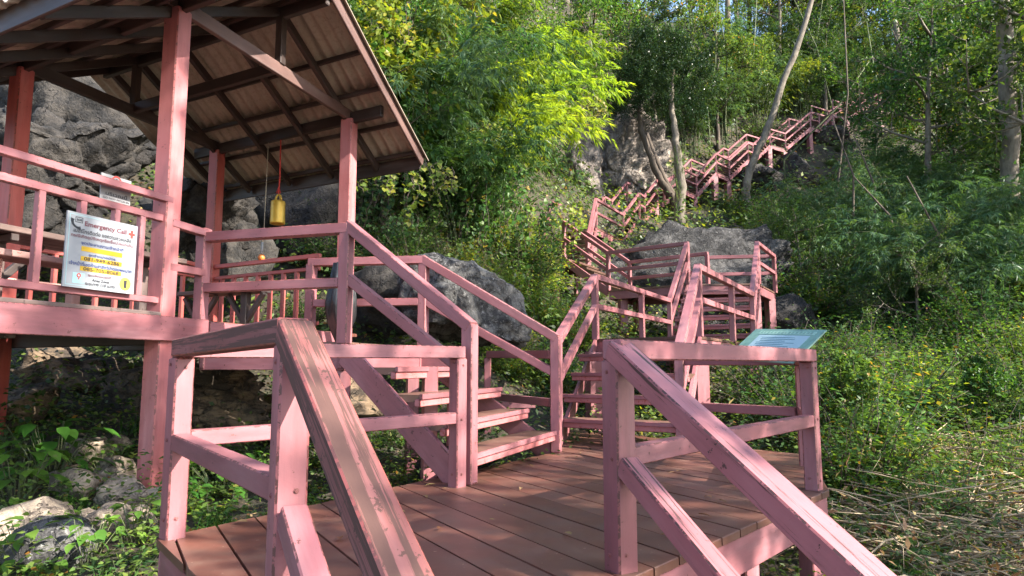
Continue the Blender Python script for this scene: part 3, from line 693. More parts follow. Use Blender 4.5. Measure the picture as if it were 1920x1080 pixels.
rock('cliff', 'pale cliff slab darkened by hanging roots', at(1100, 335, 31.0), (1.4, 1.1, 3.2), 23, ROCKP, .3, 5, planes=12, rough=.2, cat='cliff')
rock('boulder', 'dark boulder under the stairway left of the leaning tree', at(1410, 345, 37.5), (2.3, 1.5, 1.3), 31, ROCKD, 0, 4)
rock('boulder', 'dark boulder under the high stairway landing', at(1490, 330, 40.5), (2.1, 1.6, 1.7), 33, ROCKD, .6, 4)
rock('boulder', 'dark outcrop under the braced landing', at(1560, 262, 45.0), (2.6, 1.5, 1.3), 34, ROCKD, .2, 4)
rock('boulder', 'black outcrop below the hilltop flight', at(1690, 150, 53.0), (2.6, 1.8, 2.0), 35, ROCKD, .3, 4)
rock('boulder', 'grey outcrop behind the forked tree', at(1745, 165, 52.0), (2.2, 1.6, 1.5), 36, ROCKG, .9, 4)
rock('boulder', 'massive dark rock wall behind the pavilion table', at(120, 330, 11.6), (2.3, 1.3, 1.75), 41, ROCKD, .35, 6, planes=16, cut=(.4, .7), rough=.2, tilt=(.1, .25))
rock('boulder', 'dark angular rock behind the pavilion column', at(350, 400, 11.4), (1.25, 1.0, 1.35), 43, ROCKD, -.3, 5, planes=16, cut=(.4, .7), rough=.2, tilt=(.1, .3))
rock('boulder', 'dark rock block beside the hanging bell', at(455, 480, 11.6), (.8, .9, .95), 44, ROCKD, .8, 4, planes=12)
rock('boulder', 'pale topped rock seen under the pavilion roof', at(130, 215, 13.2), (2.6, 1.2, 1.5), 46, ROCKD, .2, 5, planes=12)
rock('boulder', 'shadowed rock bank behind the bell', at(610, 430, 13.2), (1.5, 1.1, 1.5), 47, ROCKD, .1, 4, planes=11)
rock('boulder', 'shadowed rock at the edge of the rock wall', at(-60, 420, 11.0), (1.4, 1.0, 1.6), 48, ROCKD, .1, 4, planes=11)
rock('rock_ledge', 'long layered brown ledge under the pavilion floor', at(340, 770, 8.15), (1.75, .75, .56), 51, ROCKB, -.2, 5, planes=8, layers=3.2, rough=.14)
rock('rock_ledge', 'brown ledge deep under the pavilion', at(120, 700, 8.7), (1.1, .7, .55), 52, ROCKB, .2, 4, layers=3)
rock('rock_ledge', 'rounded brown rock under the pavilion corner', at(20, 765, 7.6), (.62, .5, .36), 53, ROCKB, .4, 4)
rock('rock_ledge', 'brown ledge under the pavilion landing', at(600, 760, 8.6), (.95, .6, .5), 54, ROCKB, -.3, 4, layers=2.5)
rock('rock_ledge', 'dark rock in the shade beneath the stair', at(860, 860, 6.7), (.5, .4, .3), 55, ROCKD, -.3, 4)
rock('boulder', 'dark rock heap behind the rounded boulder', at(730, 560, 10.8), (.8, .7, .6), 56, ROCKD, -.3, 4)
stones = [(164, 862, .24, 'split tan stone behind the broad leaves'), (222, 905, .22, 'blocky tan stone beside the pavilion column'), (147, 930, .26, 'slanted tan stone below the broad leaves'), (225, 955, .24, 'grey stone at the column footing'),
          (67, 1018, .30, 'long orange tan stone near the picture corner'), (198, 1000, .20, 'grey stone among round leaves'), (102, 1058, .26, 'grey stone at the bottom edge'), (220, 846, .13, 'small orange stone by the brown ledge'), (395, 815, .22, 'tan stone below the deck railing'), (690, 770, .3, 'pale stone below the landing'), (660, 700, .35, 'pale concrete like block under the landing'), (165, 985, .13, 'small tan stone between weeds'), (265, 985, .16, 'flat stone under the weeds')]
for i, (px, py, s, lb) in enumerate(stones):
    s *= 1.35; p = onground(px, py); rock('stone', lb, p + V((0, 0, s * .22)), (s, s * .8, s * .62), 60 + i, ROCKS if i not in (6,) else ROCKL, i * 1.3, 3, planes=10, rough=.12, cat='stone', group='stones on the bank below the pavilion', tilt=(.2, .15 * (i % 3 - 1)))

# ------------------------------------------------------------------ foliage tools
TM = {'quad': ([(0, 0, 0), (.38, .5, .05), (1, 0, -.1), (.38, -.5, .05)], [(0, 1, 2, 3)]),
      'lance': ([(0, 0, 0), (.3, .5, .04), (.3, -.5, .04), (.66, .33, -.03), (.66, -.33, -.03), (1, 0, -.16)], [(0, 1, 3, 4, 2), (3, 5, 4)]),
      'broad': ([(0, 0, 0), (.22, .40, .07), (.22, 0, 0), (.22, -.40, .07), (.55, .47, .05), (.55, 0, -.02), (.55, -.47, .05), (.83, .24, -.05), (.83, 0, -.10), (.83, -.24, -.05), (1.05, 0, -.2)],
                [(0, 2, 1), (0, 3, 2), (1, 2, 5, 4), (2, 3, 6, 5), (4, 5, 8, 7), (5, 6, 9, 8), (7, 8, 10), (8, 9, 10)]),
      'heart': ([(.12, 0, 0), (-.08, .3, .06), (.12, .52, .08), (.5, .46, .02), (1, 0, -.14), (.5, -.46, .02), (.12, -.52, .08), (-.08, -.3, .06), (.5, 0, -.03)],
                [(0, 2, 1), (0, 8, 3, 2), (8, 4, 3), (0, 7, 6), (0, 6, 5, 8), (8, 5, 4)])}
def leaf_mesh(name, pos, dirs, nrm, L, W, tint, tmpl, mat):
    tv, tf = TM[tmpl]; tv = np.array(tv, float); n = len(pos); k = len(tv)
    dirs = dirs / (np.linalg.norm(dirs, axis=1, keepdims=True) + 1e-9); side = np.cross(nrm, dirs); side /= (np.linalg.norm(side, axis=1, keepdims=True) + 1e-9); up = np.cross(dirs, side)
    vs = pos[:, None] + dirs[:, None] * (L[:, None, None] * tv[None, :, 0:1]) + side[:, None] * (W[:, None, None] * tv[None, :, 1:2]) + up[:, None] * (L[:, None, None] * tv[None, :, 2:3])
    me = bpy.data.meshes.new(name); me.vertices.add(n * k); me.vertices.foreach_set('co', vs.astype(np.float32).ravel())
    fl_ = [len(f) for f in tf]; flat = np.array([i for f in tf for i in f]); lp = (flat[None] + (np.arange(n) * k)[:, None]).ravel()
    tot = np.tile(fl_, n); st = np.r_[0, np.cumsum(tot)[:-1]]
    me.loops.add(len(lp)); me.loops.foreach_set('vertex_index', lp.astype(np.int32))
    me.polygons.add(len(tot)); me.polygons.foreach_set('loop_start', st.astype(np.int32)); me.polygons.foreach_set('loop_total', tot.astype(np.int32))
    me.update(calc_edges=True); me.validate()
    at_ = me.attributes.new('tint', 'FLOAT', 'FACE'); at_.data.foreach_set('value', np.repeat(tint, len(tf)).astype(np.float32))
    me.materials.append(mat); return me
class Leaves:
    def __init__(s): s.p, s.d, s.n, s.L, s.W, s.t = [], [], [], [], [], []
    def add(s, p, d, n, L, W, t): s.p.append(tuple(p)); s.d.append(tuple(d)); s.n.append(tuple(n)); s.L.append(L); s.W.append(W); s.t.append(t)
    def mesh(s, name, tmpl, mat): return leaf_mesh(name, np.array(s.p), np.array(s.d), np.array(s.n), np.array(s.L), np.array(s.W), np.array(s.t), tmpl, mat)
def rv(r, s=1.0): return V((r.gauss(0, s), r.gauss(0, s), r.gauss(0, s)))
def dup(root, M, label=None, group=None, cat=None):
    c = root.copy(); COL.objects.link(c); c.matrix_basis = M
    if label: c['label'] = label
    if cat: c['category'] = cat
    if group: c['group'] = group
    for ch in root.children:
        d = ch.copy(); COL.objects.link(d); d.parent = c
    return c
def place(p, s=1.0, rz=0.0, tx=0.0, ty=0.0):
    s3 = (s, s, s) if not isinstance(s, tuple) else s
    return Matrix.Translation(p) @ Matrix.Rotation(rz, 4, 'Z') @ Matrix.Rotation(tx, 4, 'X') @ Matrix.Rotation(ty, 4, 'Y') @ Matrix.Diagonal((*s3, 1))
PROTO = {}
def proto(key, name, leaf_name, leaves_me, stem=None, stem_mat=None, stem_name='stem'):
    """keep the two meshes of a plant; objects are made when it is placed"""
    sm = None
    if stem:
        sm = mesh(stem_name, stem[0], stem[1], True); sm.materials.append(stem_mat)
    PROTO[key] = (name, leaf_name, leaves_me, stem_name, sm)
def plant(key, M, label, cat, group=None, name=None):
    nm, ln, lm, sn, sm = PROTO[key]
    root = bpy.data.objects.new(name or nm, None); COL.objects.link(root); root.matrix_basis = M; root.empty_display_size = .2
    tag(root, label, cat, group)
    for n_, m_ in ((ln, lm), (sn, sm)):
        if m_ is None: continue
        o = bpy.data.objects.new(n_, m_); COL.objects.link(o); o.parent = root
    return root
def remat(key, new, mat):
    nm, ln, lm, sn, sm = PROTO[key]; m2 = lm.copy(); m2.materials.clear(); m2.materials.append(mat); PROTO[new] = (nm, ln, m2, sn, sm)

# bamboo: arching culms with drooping fans of narrow leaves
def make_bamboo(key, seed, culms, hgt, spread, mat, bias=V((0, 0, 0)), leaf=(.15, .24), wid=.024, start=.3, nodes=16, fans=4, perfan=5, cr=.022):
    r = random.Random(seed); lv = Leaves(); vs, fs = [], []
    for c in range(culms):
        a = r.uniform(0, 2 * math.pi); rad = r.uniform(.05, .5); b = V((math.cos(a) * rad, math.sin(a) * rad, -.3))
        out = (V((math.cos(a), math.sin(a), 0)) * r.uniform(.4, 1) + bias).normalized() if True else None
        h = hgt * r.uniform(.65, 1.05); sp = spread * r.uniform(.5, 1.1); pts = []
        for i in range(nodes + 1):
            t = i / nodes; pts.append(b + V((0, 0, h * (t - .28 * t ** 4))) + out * sp * t ** 2.3 + V((0, 0, -h * .16 * max(0, t - .75) * 2)))
        tube(vs, fs, pts, [cr * (1 - .85 * i / nodes) * r.uniform(.9, 1.1) for i in range(nodes + 1)], 5)
        for i in range(nodes + 1):
            t = i / nodes
            if t < start: continue
            for _ in range(3):
                d = (out * .6 + rv(r, .7) + V((0, 0, .15))).normalized(); L = r.uniform(.35, 1.0) * (1.1 - .35 * t)
                p0 = pts[i]
                for f in range(fans):
                    u = (f + r.uniform(.4, 1)) / fans; p = p0 + d * L * u + V((0, 0, -.35 * L * u * u)); tn = r.random()
                    fd = (d + V((0, 0, -.55 - .5 * u)) + rv(r, .25)).normalized(); sd = fd.cross(V((0, 0, 1))).normalized() if abs(fd.z) < .98 else V((1, 0, 0))
                    for k in range(perfan):
                        w_ = (k - (perfan - 1) / 2) * .38; ld = (fd * math.cos(w_) + sd * math.sin(w_) + rv(r, .12)).normalized()
                        ln = r.uniform(*leaf); lv.add(p, ld, V((0, 0, 1)) + rv(r, .45), ln, wid * r.uniform(.8, 1.25), min(1, max(0, tn * .6 + r.random() * .4)))
    proto(key, 'bamboo_clump', 'foliage', lv.mesh('foliage', 'quad', mat), (vs, fs), CULM, 'culms')
make_bamboo('bamboo_a', 1, 15, 6.2, 2.6, BAMB)
make_bamboo('bamboo_b', 2, 13, 5.0, 2.8, BAMBG, bias=V((-.5, -.3, 0)), leaf=(.16, .26))
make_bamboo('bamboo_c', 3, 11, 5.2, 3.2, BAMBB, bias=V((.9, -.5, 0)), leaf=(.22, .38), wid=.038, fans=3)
remat('bamboo_c', 'bamboo_d', BAMB); remat('bamboo_c', 'bamboo_h', BAMBG); remat('bamboo_b', 'bamboo_e', BAMB); remat('bamboo_a', 'bamboo_f', BAMBG)
remat('bamboo_b', 'bamboo_g', LEAFY)

# broadleaf trees by recursive branching
def make_tree(key, seed, h, r0, mat, bark, trunk=None, first=.35, limbs=9, leaf=(.09, .15), aspect=.5, spread=.5, leaves_per=26, levels=2, droop=.0, tmpl='quad', twl=.9, up=.35):
    r = random.Random(seed); lv = Leaves(); vs, fs = [], []
    if trunk is None:
        trunk = [V((0, 0, -.4))]; d = V((r.uniform(-.1, .1), r.uniform(-.1, .1), 1))
        for i in range(9): d = (d + rv(r, .05)).normalized(); trunk.append(trunk[-1] + d * h / 9)
    m = len(trunk) - 1
    tube(vs, fs, trunk, [r0 * (1.25 if i == 0 else 1 - .78 * i / m) for i in range(m + 1)], 10)
    def leafy(p, d, L):
        for _ in range(leaves_per):
            u = r.random() ** .7; q = p + d * L * u + rv(r, .05 + .09 * L); ld = (d * .5 + rv(r, .6) + V((0, 0, -.25 - droop))).normalized()
            ln = r.uniform(*leaf); lv.add(q, ld, V((0, 0, 1)) + rv(r, .55), ln, ln * aspect * r.uniform(.85, 1.2), r.random() ** 1.1)
    def grow(p, d, L, rad, lev):
        n = 4; pts = [p]; dd = d
        for i in range(n): dd = (dd + rv(r, .16) + V((0, 0, up * .25 - droop * .3))).normalized(); pts.append(pts[-1] + dd * L / n)
        tube(vs, fs, pts, [rad * (1 - .75 * i / n) for i in range(n + 1)], 5 if lev else 4)
        if lev == 0:
            leafy(pts[1], dd, L * .8); return
        for k in range(5 if lev > 1 else 6):
            i = r.randint(1, n); nd = (dd * .55 + rv(r, .62) + V((0, 0, up * .4))).normalized()
            grow(pts[i], nd, L * r.uniform(.4, .62), rad * .45, lev - 1)
        leafy(pts[2], dd, L * .6)
    for k in range(limbs):
        t = first + (1 - first) * (k + r.random() * .7) / limbs; i = min(m - 1, int(t * m)); p = trunk[i].lerp(trunk[i + 1], t * m - i)
        a = k * 2.4 + r.uniform(-.4, .4); d = V((math.cos(a), math.sin(a), up + r.uniform(-.15, .35))).normalized()
        grow(p, d, h * spread * (1.15 - .6 * (t - first)) * r.uniform(.6, 1.0) * twl, r0 * .38, levels)
    grow(trunk[-1], (trunk[-1] - trunk[-2]).normalized(), h * .22, r0 * .25, levels)
    proto(key, 'broadleaf_tree', 'crown', lv.mesh('crown', tmpl, mat), (vs, fs), bark, 'trunk')
make_tree('tree_a', 5, 8.5, .17, LEAF, BARKG, limbs=10, leaf=(.12, .2), leaves_per=22)
make_tree('tree_b', 6, 7.0, .13, LEAFD, BARKD, limbs=11, leaf=(.1, .17), leaves_per=26)
make_tree('tree_c', 7, 10.0, .2, LEAFY, BARKG, first=.45, limbs=9, leaf=(.13, .2), leaves_per=20)
remat('tree_a', 'tree_d', LEAFD); remat('tree_b', 'tree_e', LEAF)

# shrubs and weeds
def make_shrub(key, seed, stems, hgt, mat, leaf, aspect, n, tmpl='quad', spread=.8, stemmat=None, wild=.5, name='shrub', lean=.0):
    r = random.Random(seed); lv = Leaves(); vs, fs = [], []
    for s in range(stems):
        a = r.uniform(0, 2 * math.pi); b = V((math.cos(a), math.sin(a), 0)) * r.uniform(0, .25) * spread; d = V((math.cos(a) * spread * r.uniform(.2, 1), math.sin(a) * spread * r.uniform(.2, 1), 1)).normalized()
        L = hgt * r.uniform(.55, 1.15); pts = [b + V((0, 0, -.08))]; dd = d
        for i in range(6): dd = (dd + rv(r, .13) + V((math.cos(a), math.sin(a), 0)) * .06).normalized(); pts.append(pts[-1] + dd * L / 6)
        tube(vs, fs, pts, [.011 * hgt ** .5 * (1 - .8 * i / 6) for i in range(7)], 4)
        for k in range(n):
            t = .18 + .82 * (k + r.random()) / n; i = min(5, int(t * 6)); p = pts[i].lerp(pts[i + 1], min(1, t * 6 - i))
            an = k * 2.4 + r.uniform(-.5, .5); od = (V((math.cos(an), math.sin(an), .25)) + rv(r, .25 + wild * .3)).normalized()
            q = p + od * r.uniform(.0, wild) * hgt * .32
            ln = r.uniform(*leaf) * (1.1 - .4 * t); lv.add(q, (od + V((0, 0, -.25))).normalized(), V((0, 0, 1)) + rv(r, .35), ln, ln * aspect * r.uniform(.85, 1.2), r.random())
    proto(key, name, 'foliage', lv.mesh('foliage', tmpl, mat), (vs, fs), stemmat or BARKD, 'stems')
make_shrub('shrub_a', 11, 46, 1.25, LEAF, (.07, .13), .5, 46)
make_shrub('shrub_b', 12, 50, 1.5, LEAFD, (.07, .13), .48, 50)
make_shrub('shrub_c', 13, 40, 1.0, LEAFY, (.06, .11), .55, 40)
make_shrub('weed_a', 14, 13, .55, LEAF, (.07, .12), .5, 16, 'broad', .9, CULM, .15, 'weed')
make_shrub('weed_b', 15, 11, .42, LEAFY, (.05, .10), .6, 14, 'broad', 1.0, CULM, .12, 'weed')
make_shrub('weed_c', 16, 16, .5, LEAFD, (.08, .14), .32, 14, 'lance', .9, CULM, .12, 'weed')
make_shrub('fern_a', 17, 14, .8, LEAF, (.09, .15), .2, 34, 'lance', 1.2, CULM, .1, 'weed')
def make_broad(key, seed, n, L, mat, name='broad_leaved_plant'):
    r = random.Random(seed); lv = Leaves(); vs, fs = [], []
    for k in range(n):
        a = k * 2.4 + r.uniform(-.3, .3); h = r.uniform(.12, .5); rad = r.uniform(.05, .32); b = V((math.cos(a) * .04, math.sin(a) * .04, -.03)); tip = V((math.cos(a) * rad, math.sin(a) * rad, h))
        tube(vs, fs, [b, b.lerp(tip, .5) + V((0, 0, .04)), tip], [.006, .005, .003], 4)
        ln = L * r.uniform(.6, 1.15); lv.add(tip, V((math.cos(a), math.sin(a), r.uniform(-.5, .1))), V((0, 0, 1)) + rv(r, .25), ln, ln * r.uniform(.58, .72), r.random() * .8)
    proto(key, name, 'foliage', lv.mesh('foliage', 'broad', mat), (vs, fs), CULM, 'stems')
BROADM = leaf_mat('broad_leaf_green', [(0, (.06, .16, .026)), (.6, (.10, .23, .036)), (1, (.16, .28, .05))], trans=.3, rough=.35)
make_broad('broad_a', 21, 34, .2, BROADM); make_broad('broad_b', 22, 28, .15, BROADM)
# hanging climbers: strands with heart leaves
def make_vine(key, seed, strands, drop, width, mat, leaf=(.09, .15), depth=.5, per=15, tmpl='heart'):
    r = random.Random(seed); lv = Leaves(); vs, fs = [], []
    for s in range(strands):
        x = r.uniform(-width, width); p = V((x, r.uniform(-depth, depth) * .6, r.uniform(-.2, .35))); L = drop * r.uniform(.45, 1.05) * (1 - .35 * abs(x) / width); pts = [p.copy()]
        for i in range(10): p = p + V((r.gauss(0, .05), r.gauss(-.02, .05), -L / 10 * r.uniform(.7, 1.2))); pts.append(p.copy())
        tube(vs, fs, pts, [.008] * 11, 4)
        for k in range(int(per * L / drop) + 3):
            t = r.random() * 9.99; i = int(t); q = pts[i].lerp(pts[i + 1], t - i) + rv(r, .07)
            ln = r.uniform(*leaf); lv.add(q, V((r.gauss(0, .5), -.5 + r.gauss(0, .4), -.5 + r.gauss(0, .3))), V((r.gauss(0, .4), -.8, .7)) + rv(r, .3), ln, ln * r.uniform(.85, 1.0), r.random())
    proto(key, 'climbing_vine', 'foliage', lv.mesh('foliage', tmpl, mat), (vs, fs), BARKD, 'stems')
make_tree('tree_y', 8, 6.5, .11, LEAF, BARKD, limbs=10, leaf=(.16, .27), aspect=.6, leaves_per=14, tmpl='heart')
make_tree('tree_z', 9, 6.0, .1, LEAFY, BARKD, limbs=9, leaf=(.15, .24), aspect=.62, leaves_per=12, tmpl='heart')
make_vine('vine_a', 31, 22, 1.6, 1.1, LEAFY); make_vine('vine_b', 32, 26, 3.0, 1.5, LEAF, per=26); make_vine('vine_c', 33, 24, 2.4, 1.3, LEAFD, per=24)
# dry tangle of stems, and grass tufts
def make_dry(key, seed, n, L, spread, mat, rad=.009, up=.35):
    r = random.Random(seed); vs, fs = [], []; lv = Leaves()
    for k in range(n):
        p = V((r.uniform(-spread, spread), r.uniform(-spread, spread), r.uniform(0, .25))); a = r.uniform(0, 6.28); d = V((math.cos(a), math.sin(a), r.uniform(-.15, up))); l = L * r.uniform(.4, 1.2); pts = [p]
        for i in range(5): d = (d + rv(r, .12) + V((0, 0, -.06))).normalized(); p = p + d * l / 5; pts.append(V((p.x, p.y, max(p.z, .01))))
        tube(vs, fs, pts, [rad * r.uniform(.5, 1.4) * (1 - .6 * i / 5) for i in range(6)], 4)
        for _ in range(2):
            q = pts[r.randint(1, 5)]; ln = r.uniform(.06, .14); lv.add(q + rv(r, .03), rv(r), rv(r), ln, ln * .3, r.random())
    proto(key, 'dry_brush', 'dead_leaves', lv.mesh('dead_leaves', 'quad', DRY), (vs, fs), mat, 'twigs')
make_dry('dry_a', 41, 70, 1.7, .7, TWIG); make_dry('dry_b', 42, 45, 1.0, .5, TWIG)
def make_grass(key, seed, n, L, mat):
    r = random.Random(seed); lv = Leaves()
    for k in range(n):
        a = r.uniform(0, 6.28); d = V((math.cos(a) * r.uniform(.2, .9), math.sin(a) * r.uniform(.2, .9), 1)); ln = L * r.uniform(.5, 1.1)
        lv.add(V((r.gauss(0, .12), r.gauss(0, .12), -.02)), d, V((-d.x, -d.y, .6)) + rv(r, .2), ln, .016 * r.uniform(.8, 1.5), r.random() ** 1.5)
    proto(key, 'grass_tuft', 'blades', lv.mesh('blades', 'lance', mat))
make_grass('grass_a', 51, 90, .55, GRASS); make_grass('grass_b', 52, 70, .38, GRASS)
# ------------------------------------------------------------------ planting
R4 = random.Random(77)
def sink(p, d=.05): return V((p.x, p.y, p.z - d))
def put(key, px, py, Y, s, label, cat, group=None, rz=None, drop=.05, **kw):
    """plant rooted on the slope below a seen point: Y fixes the distance"""
    p = at(px, py, Y); g = ground(p.x, p.y)
    return plant(key, place(V((p.x, p.y, g - drop)), s, R4.uniform(0, 6.28) if rz is None else rz, **kw), label, cat, group)
def hang(key, px, py, Y, s, label, cat, group=None, rz=None, **kw):
    p = at(px, py, Y); return plant(key, place(p, s, R4.uniform(-.4, .4) if rz is None else rz, **kw), label, cat, group)
# bamboo, bright and lit, arching out from the slope left of the stairway
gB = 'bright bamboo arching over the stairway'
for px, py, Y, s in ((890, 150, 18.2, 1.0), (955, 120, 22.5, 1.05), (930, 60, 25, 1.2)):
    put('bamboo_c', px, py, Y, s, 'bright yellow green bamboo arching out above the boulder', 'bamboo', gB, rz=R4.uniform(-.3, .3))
gB = 'mid green bamboo on the slope behind the pavilion'
for k, px, py, Y, s in (('bamboo_h', 790, 350, 14.6, .9), ('bamboo_a', 750, 330, 15.6, 1.0), ('bamboo_h', 760, 250, 17.5, 1.1), ('bamboo_a', 840, 320, 16.0, .95), ('bamboo_e', 900, 330, 15.6, .8), ('bamboo_h', 850, 200, 19.5, 1.1), ('bamboo_d', 860, 300, 16.4, .9), ('bamboo_d', 860, 400, 14.2, .85), ('bamboo_d', 880, 420, 14.8, .7), ('bamboo_a', 800, 300, 17.5, 1.0), ('bamboo_a', 900, 250, 20.5, 1.1), ('bamboo_f', 730, 300, 17.0, .95), ('bamboo_a', 950, 200, 23.0, 1.1), ('bamboo_f', 850, 150, 22.0, 1.2), ('bamboo_e', 770, 380, 14.6, .75)):
    put(k, px, py, Y, s, 'mid green bamboo growing on the slope above the rounded boulder', 'bamboo', gB)
gB = 'blue green bamboo on the slope right of the stairway'
for k, px, py, Y, s in (('bamboo_b', 1640, 420, 21, 1.0), ('bamboo_b', 1740, 430, 19, 1.0), ('bamboo_b', 1840, 440, 18, 1.05), ('bamboo_f', 1700, 330, 25, 1.15), ('bamboo_b', 1800, 340, 24, 1.2), ('bamboo_b', 1600, 350, 27, 1.1), ('bamboo_b', 1900, 350, 22, 1.1), ('bamboo_f', 1560, 400, 24, .85), ('bamboo_b', 1690, 480, 16.5, .8), ('bamboo_b', 1820, 500, 15, .8), ('bamboo_f', 1880, 250, 30, 1.3), ('bamboo_b', 1760, 260, 31, 1.25), ('bamboo_f', 1690, 290, 34, .9), ('bamboo_b', 1780, 470, 17.5, .95), ('bamboo_b', 1870, 400, 19.5, 1.05), ('bamboo_b', 1720, 390, 21.5, 1.0)):
    put(k, px, py, Y, s, 'blue green bamboo drooping on the slope right of the stairway', 'bamboo', gB)
gB = 'bamboo grove above the stairway'
for k, px, py, Y, s in (('bamboo_a', 1290, 200, 40, 1.3), ('bamboo_f', 1350, 180, 42, 1.4), ('bamboo_a', 1420, 150, 45, 1.5), ('bamboo_g', 1440, 120, 48, 1.4), ('bamboo_f', 1330, 120, 46, 1.5), ('bamboo_a', 1500, 130, 48, 1.5), ('bamboo_g', 1380, 60, 52, 1.6), ('bamboo_a', 1260, 120, 44, 1.5), ('bamboo_f', 1560, 120, 51, 1.4), ('bamboo_a', 1600, 60, 56, 1.6), ('bamboo_g', 1480, 40, 56, 1.6)):
    put(k, px, py, Y, s, 'tall bamboo in the grove uphill of the stairway', 'bamboo', gB)
DARKG = leaf_mat('leaf_glossy_dark', [(0, (.010, .028, .012)), (.7, (.022, .05, .02)), (1, (.05, .085, .03))], trans=.2, rough=.28)
remat('tree_b', 'tree_x', DARKG)
# individual trees
def bare_trunk(name, label, pts, rads, mat, limbs=(), crown=None):
    root = thing(name, label, 'tree', pts[0])
    r = random.Random(len(pts) * 7 + int(abs(pts[0].x) * 10)); P = []; Rr = []
    for i in range(len(pts) - 1):
        for k in range(4):
            t = k / 4; P.append(pts[i].lerp(pts[i + 1], t) + rv(r, rads[i] * .12)); Rr.append((rads[i] * (1 - t) + rads[i + 1] * t) * r.uniform(.94, 1.07))
    P.append(pts[-1]); Rr.append(rads[-1]); tube_obj('trunk', P, Rr, mat, root, 10)
    for l, rr in limbs: tube_obj('limb', l, rr, mat, root, 8)
    if crown:
        nm, ln, lm, sn, sm = PROTO[crown[0]]
        for c, s in crown[1:]:
            link('crown', lm, None, root, place(c, s, r.uniform(0, 6)))
    return root
b = onground(1408, 412, 8); Y = b.y
bare_trunk('leaning_tree', 'pale bare trunk leaning right across the upper stairway', [sink(b, .4), at(1398, 360, Y), at(1405, 320, Y), at(1440, 240, Y), at(1470, 150, Y), at(1505, 60, Y), at(1527, -20, Y), at(1540, -120, Y)], [.24, .19, .18, .16, .15, .13, .12, .08], BARKG,
    limbs=[([at(1527, -20, Y), at(1570, -90, Y), at(1620, -150, Y)], [.12, .08, .04])], crown=('tree_a', (at(1540, -60, Y), .55)))
b = onground(1700, 235, 30); Y = b.y
bare_trunk('forked_tree', 'pale forked trunk in front of the highest landing', [sink(b, .5), at(1692, 150, Y), at(1700, 80, Y), at(1706, 20, Y), at(1712, -60, Y)], [.5, .42, .4, .34, .28], BARKG,
    limbs=[([at(1692, 150, Y), at(1684, 80, Y), at(1676, 30, Y), at(1660, -40, Y)], [.3, .22, .2, .12]), ([at(1700, 80, Y), at(1722, 20, Y), at(1735, -50, Y)], [.22, .18, .12])], crown=('tree_e', (at(1690, 40, Y) , .9), (at(1720, 20, Y), .8)))
b = onground(1896, 540, 10); Y = b.y
bare_trunk('tall_tree', 'thick grey trunk standing alone near the bamboo', [sink(b, .4), at(1894, 420, Y), at(1896, 260, Y), at(1888, 100, Y), at(1878, 0, Y), at(1865, -140, Y)], [.34, .27, .26, .25, .24, .2], BARKG, crown=('tree_d', (at(1865, -140, Y), .8)))
b = onground(1275, 412, 20); Y = b.y
bare_trunk('leaning_tree', 'dark twin trunks leaning under a round dark crown beside the cliff', [at(1278, 420, Y), at(1262, 372, Y), at(1234, 330, Y), at(1218, 285, Y), at(1203, 245, Y), at(1196, 200, Y)], [.22, .19, .17, .15, .14, .1], BARKD,
    limbs=[([at(1268, 375, Y), at(1250, 345, Y), at(1228, 295, Y), at(1212, 250, Y)], [.15, .13, .12, .09])], crown=('tree_x', (at(1190, 285, Y), .5), (at(1225, 290, Y), .55), (at(1290, 300, Y), .55), (at(1215, 250, Y), .6), (at(1280, 260, Y), .6), (at(1245, 210, Y), .6)))
bare_trunk('vine_wrapped_tree', 'upright grey trunk wrapped in large leaved vine', [at(1274, 425, Y - .8), at(1276, 350, Y - .8), at(1270, 290, Y - .8), at(1264, 240, Y - .8), at(1258, 190, Y - .6), at(1262, 120, Y - .3)], [.26, .22, .17, .14, .10, .05], BARKG)
for k in range(6):
    hang('vine_b', 1274, 270 + k * 22, Y - .95, (.16, .2, .22), 'large pale leaves climbing the upright grey trunk', 'vine', 'vine leaves on the upright trunk')
gT = 'canopy trees beside the path outside the view'
for k, x, y, s in (('tree_a', 10.5, 0.5, 1.25), ('tree_d', 19.5, 12.5, 1.2), ('tree_c', 10.2, 7.7, 1.3)):
    plant(k, place(V((x, y, ground(x, y) - .2)), s, R4.uniform(0, 6.28)), 'canopy tree shading the deck from beside the path', 'tree', gT)
# left slope: dark broadleaf mass, hanging vines
gT = 'broadleaf trees on the slope behind the pavilion'
for k, px, py, Y, s in (('tree_e', 700, 330, 16.0, .62), ('tree_d', 760, 260, 19, .7), ('tree_b', 850, 330, 17.5, .6), ('tree_a', 720, 150, 22, .9), ('tree_e', 900, 200, 24, .9), ('tree_d', 890, 150, 27, 1.0), ('tree_b', 640, 380, 14.6, .5), ('tree_d', 600, 300, 18, .8), ('tree_e', 1120, 100, 38, 1.2), ('tree_a', 1180, 100, 40, 1.2), ('tree_d', 500, 250, 20, .9), ('tree_e', 250, 150, 20, .9), ('tree_d', 60, 120, 22, 1.0), ('tree_d', 1230, 160, 39, .8)):
    put(k, px, py, Y, s, 'leafy broadleaf tree rooted on the slope behind the pavilion', 'tree', gT)
gT = 'large leaved trees near the pavilion roof'
for k, px, py, Y, s in (('tree_y', 720, 380, 13.4, .6), ('tree_z', 715, 330, 14.2, .7), ('tree_z', 760, 200, 18.5, 1.0)):
    put(k, px, py, Y, s, 'large leaved tree on the slope close behind the pavilion roof', 'tree', gT)
gT = 'trees on the right hillside'
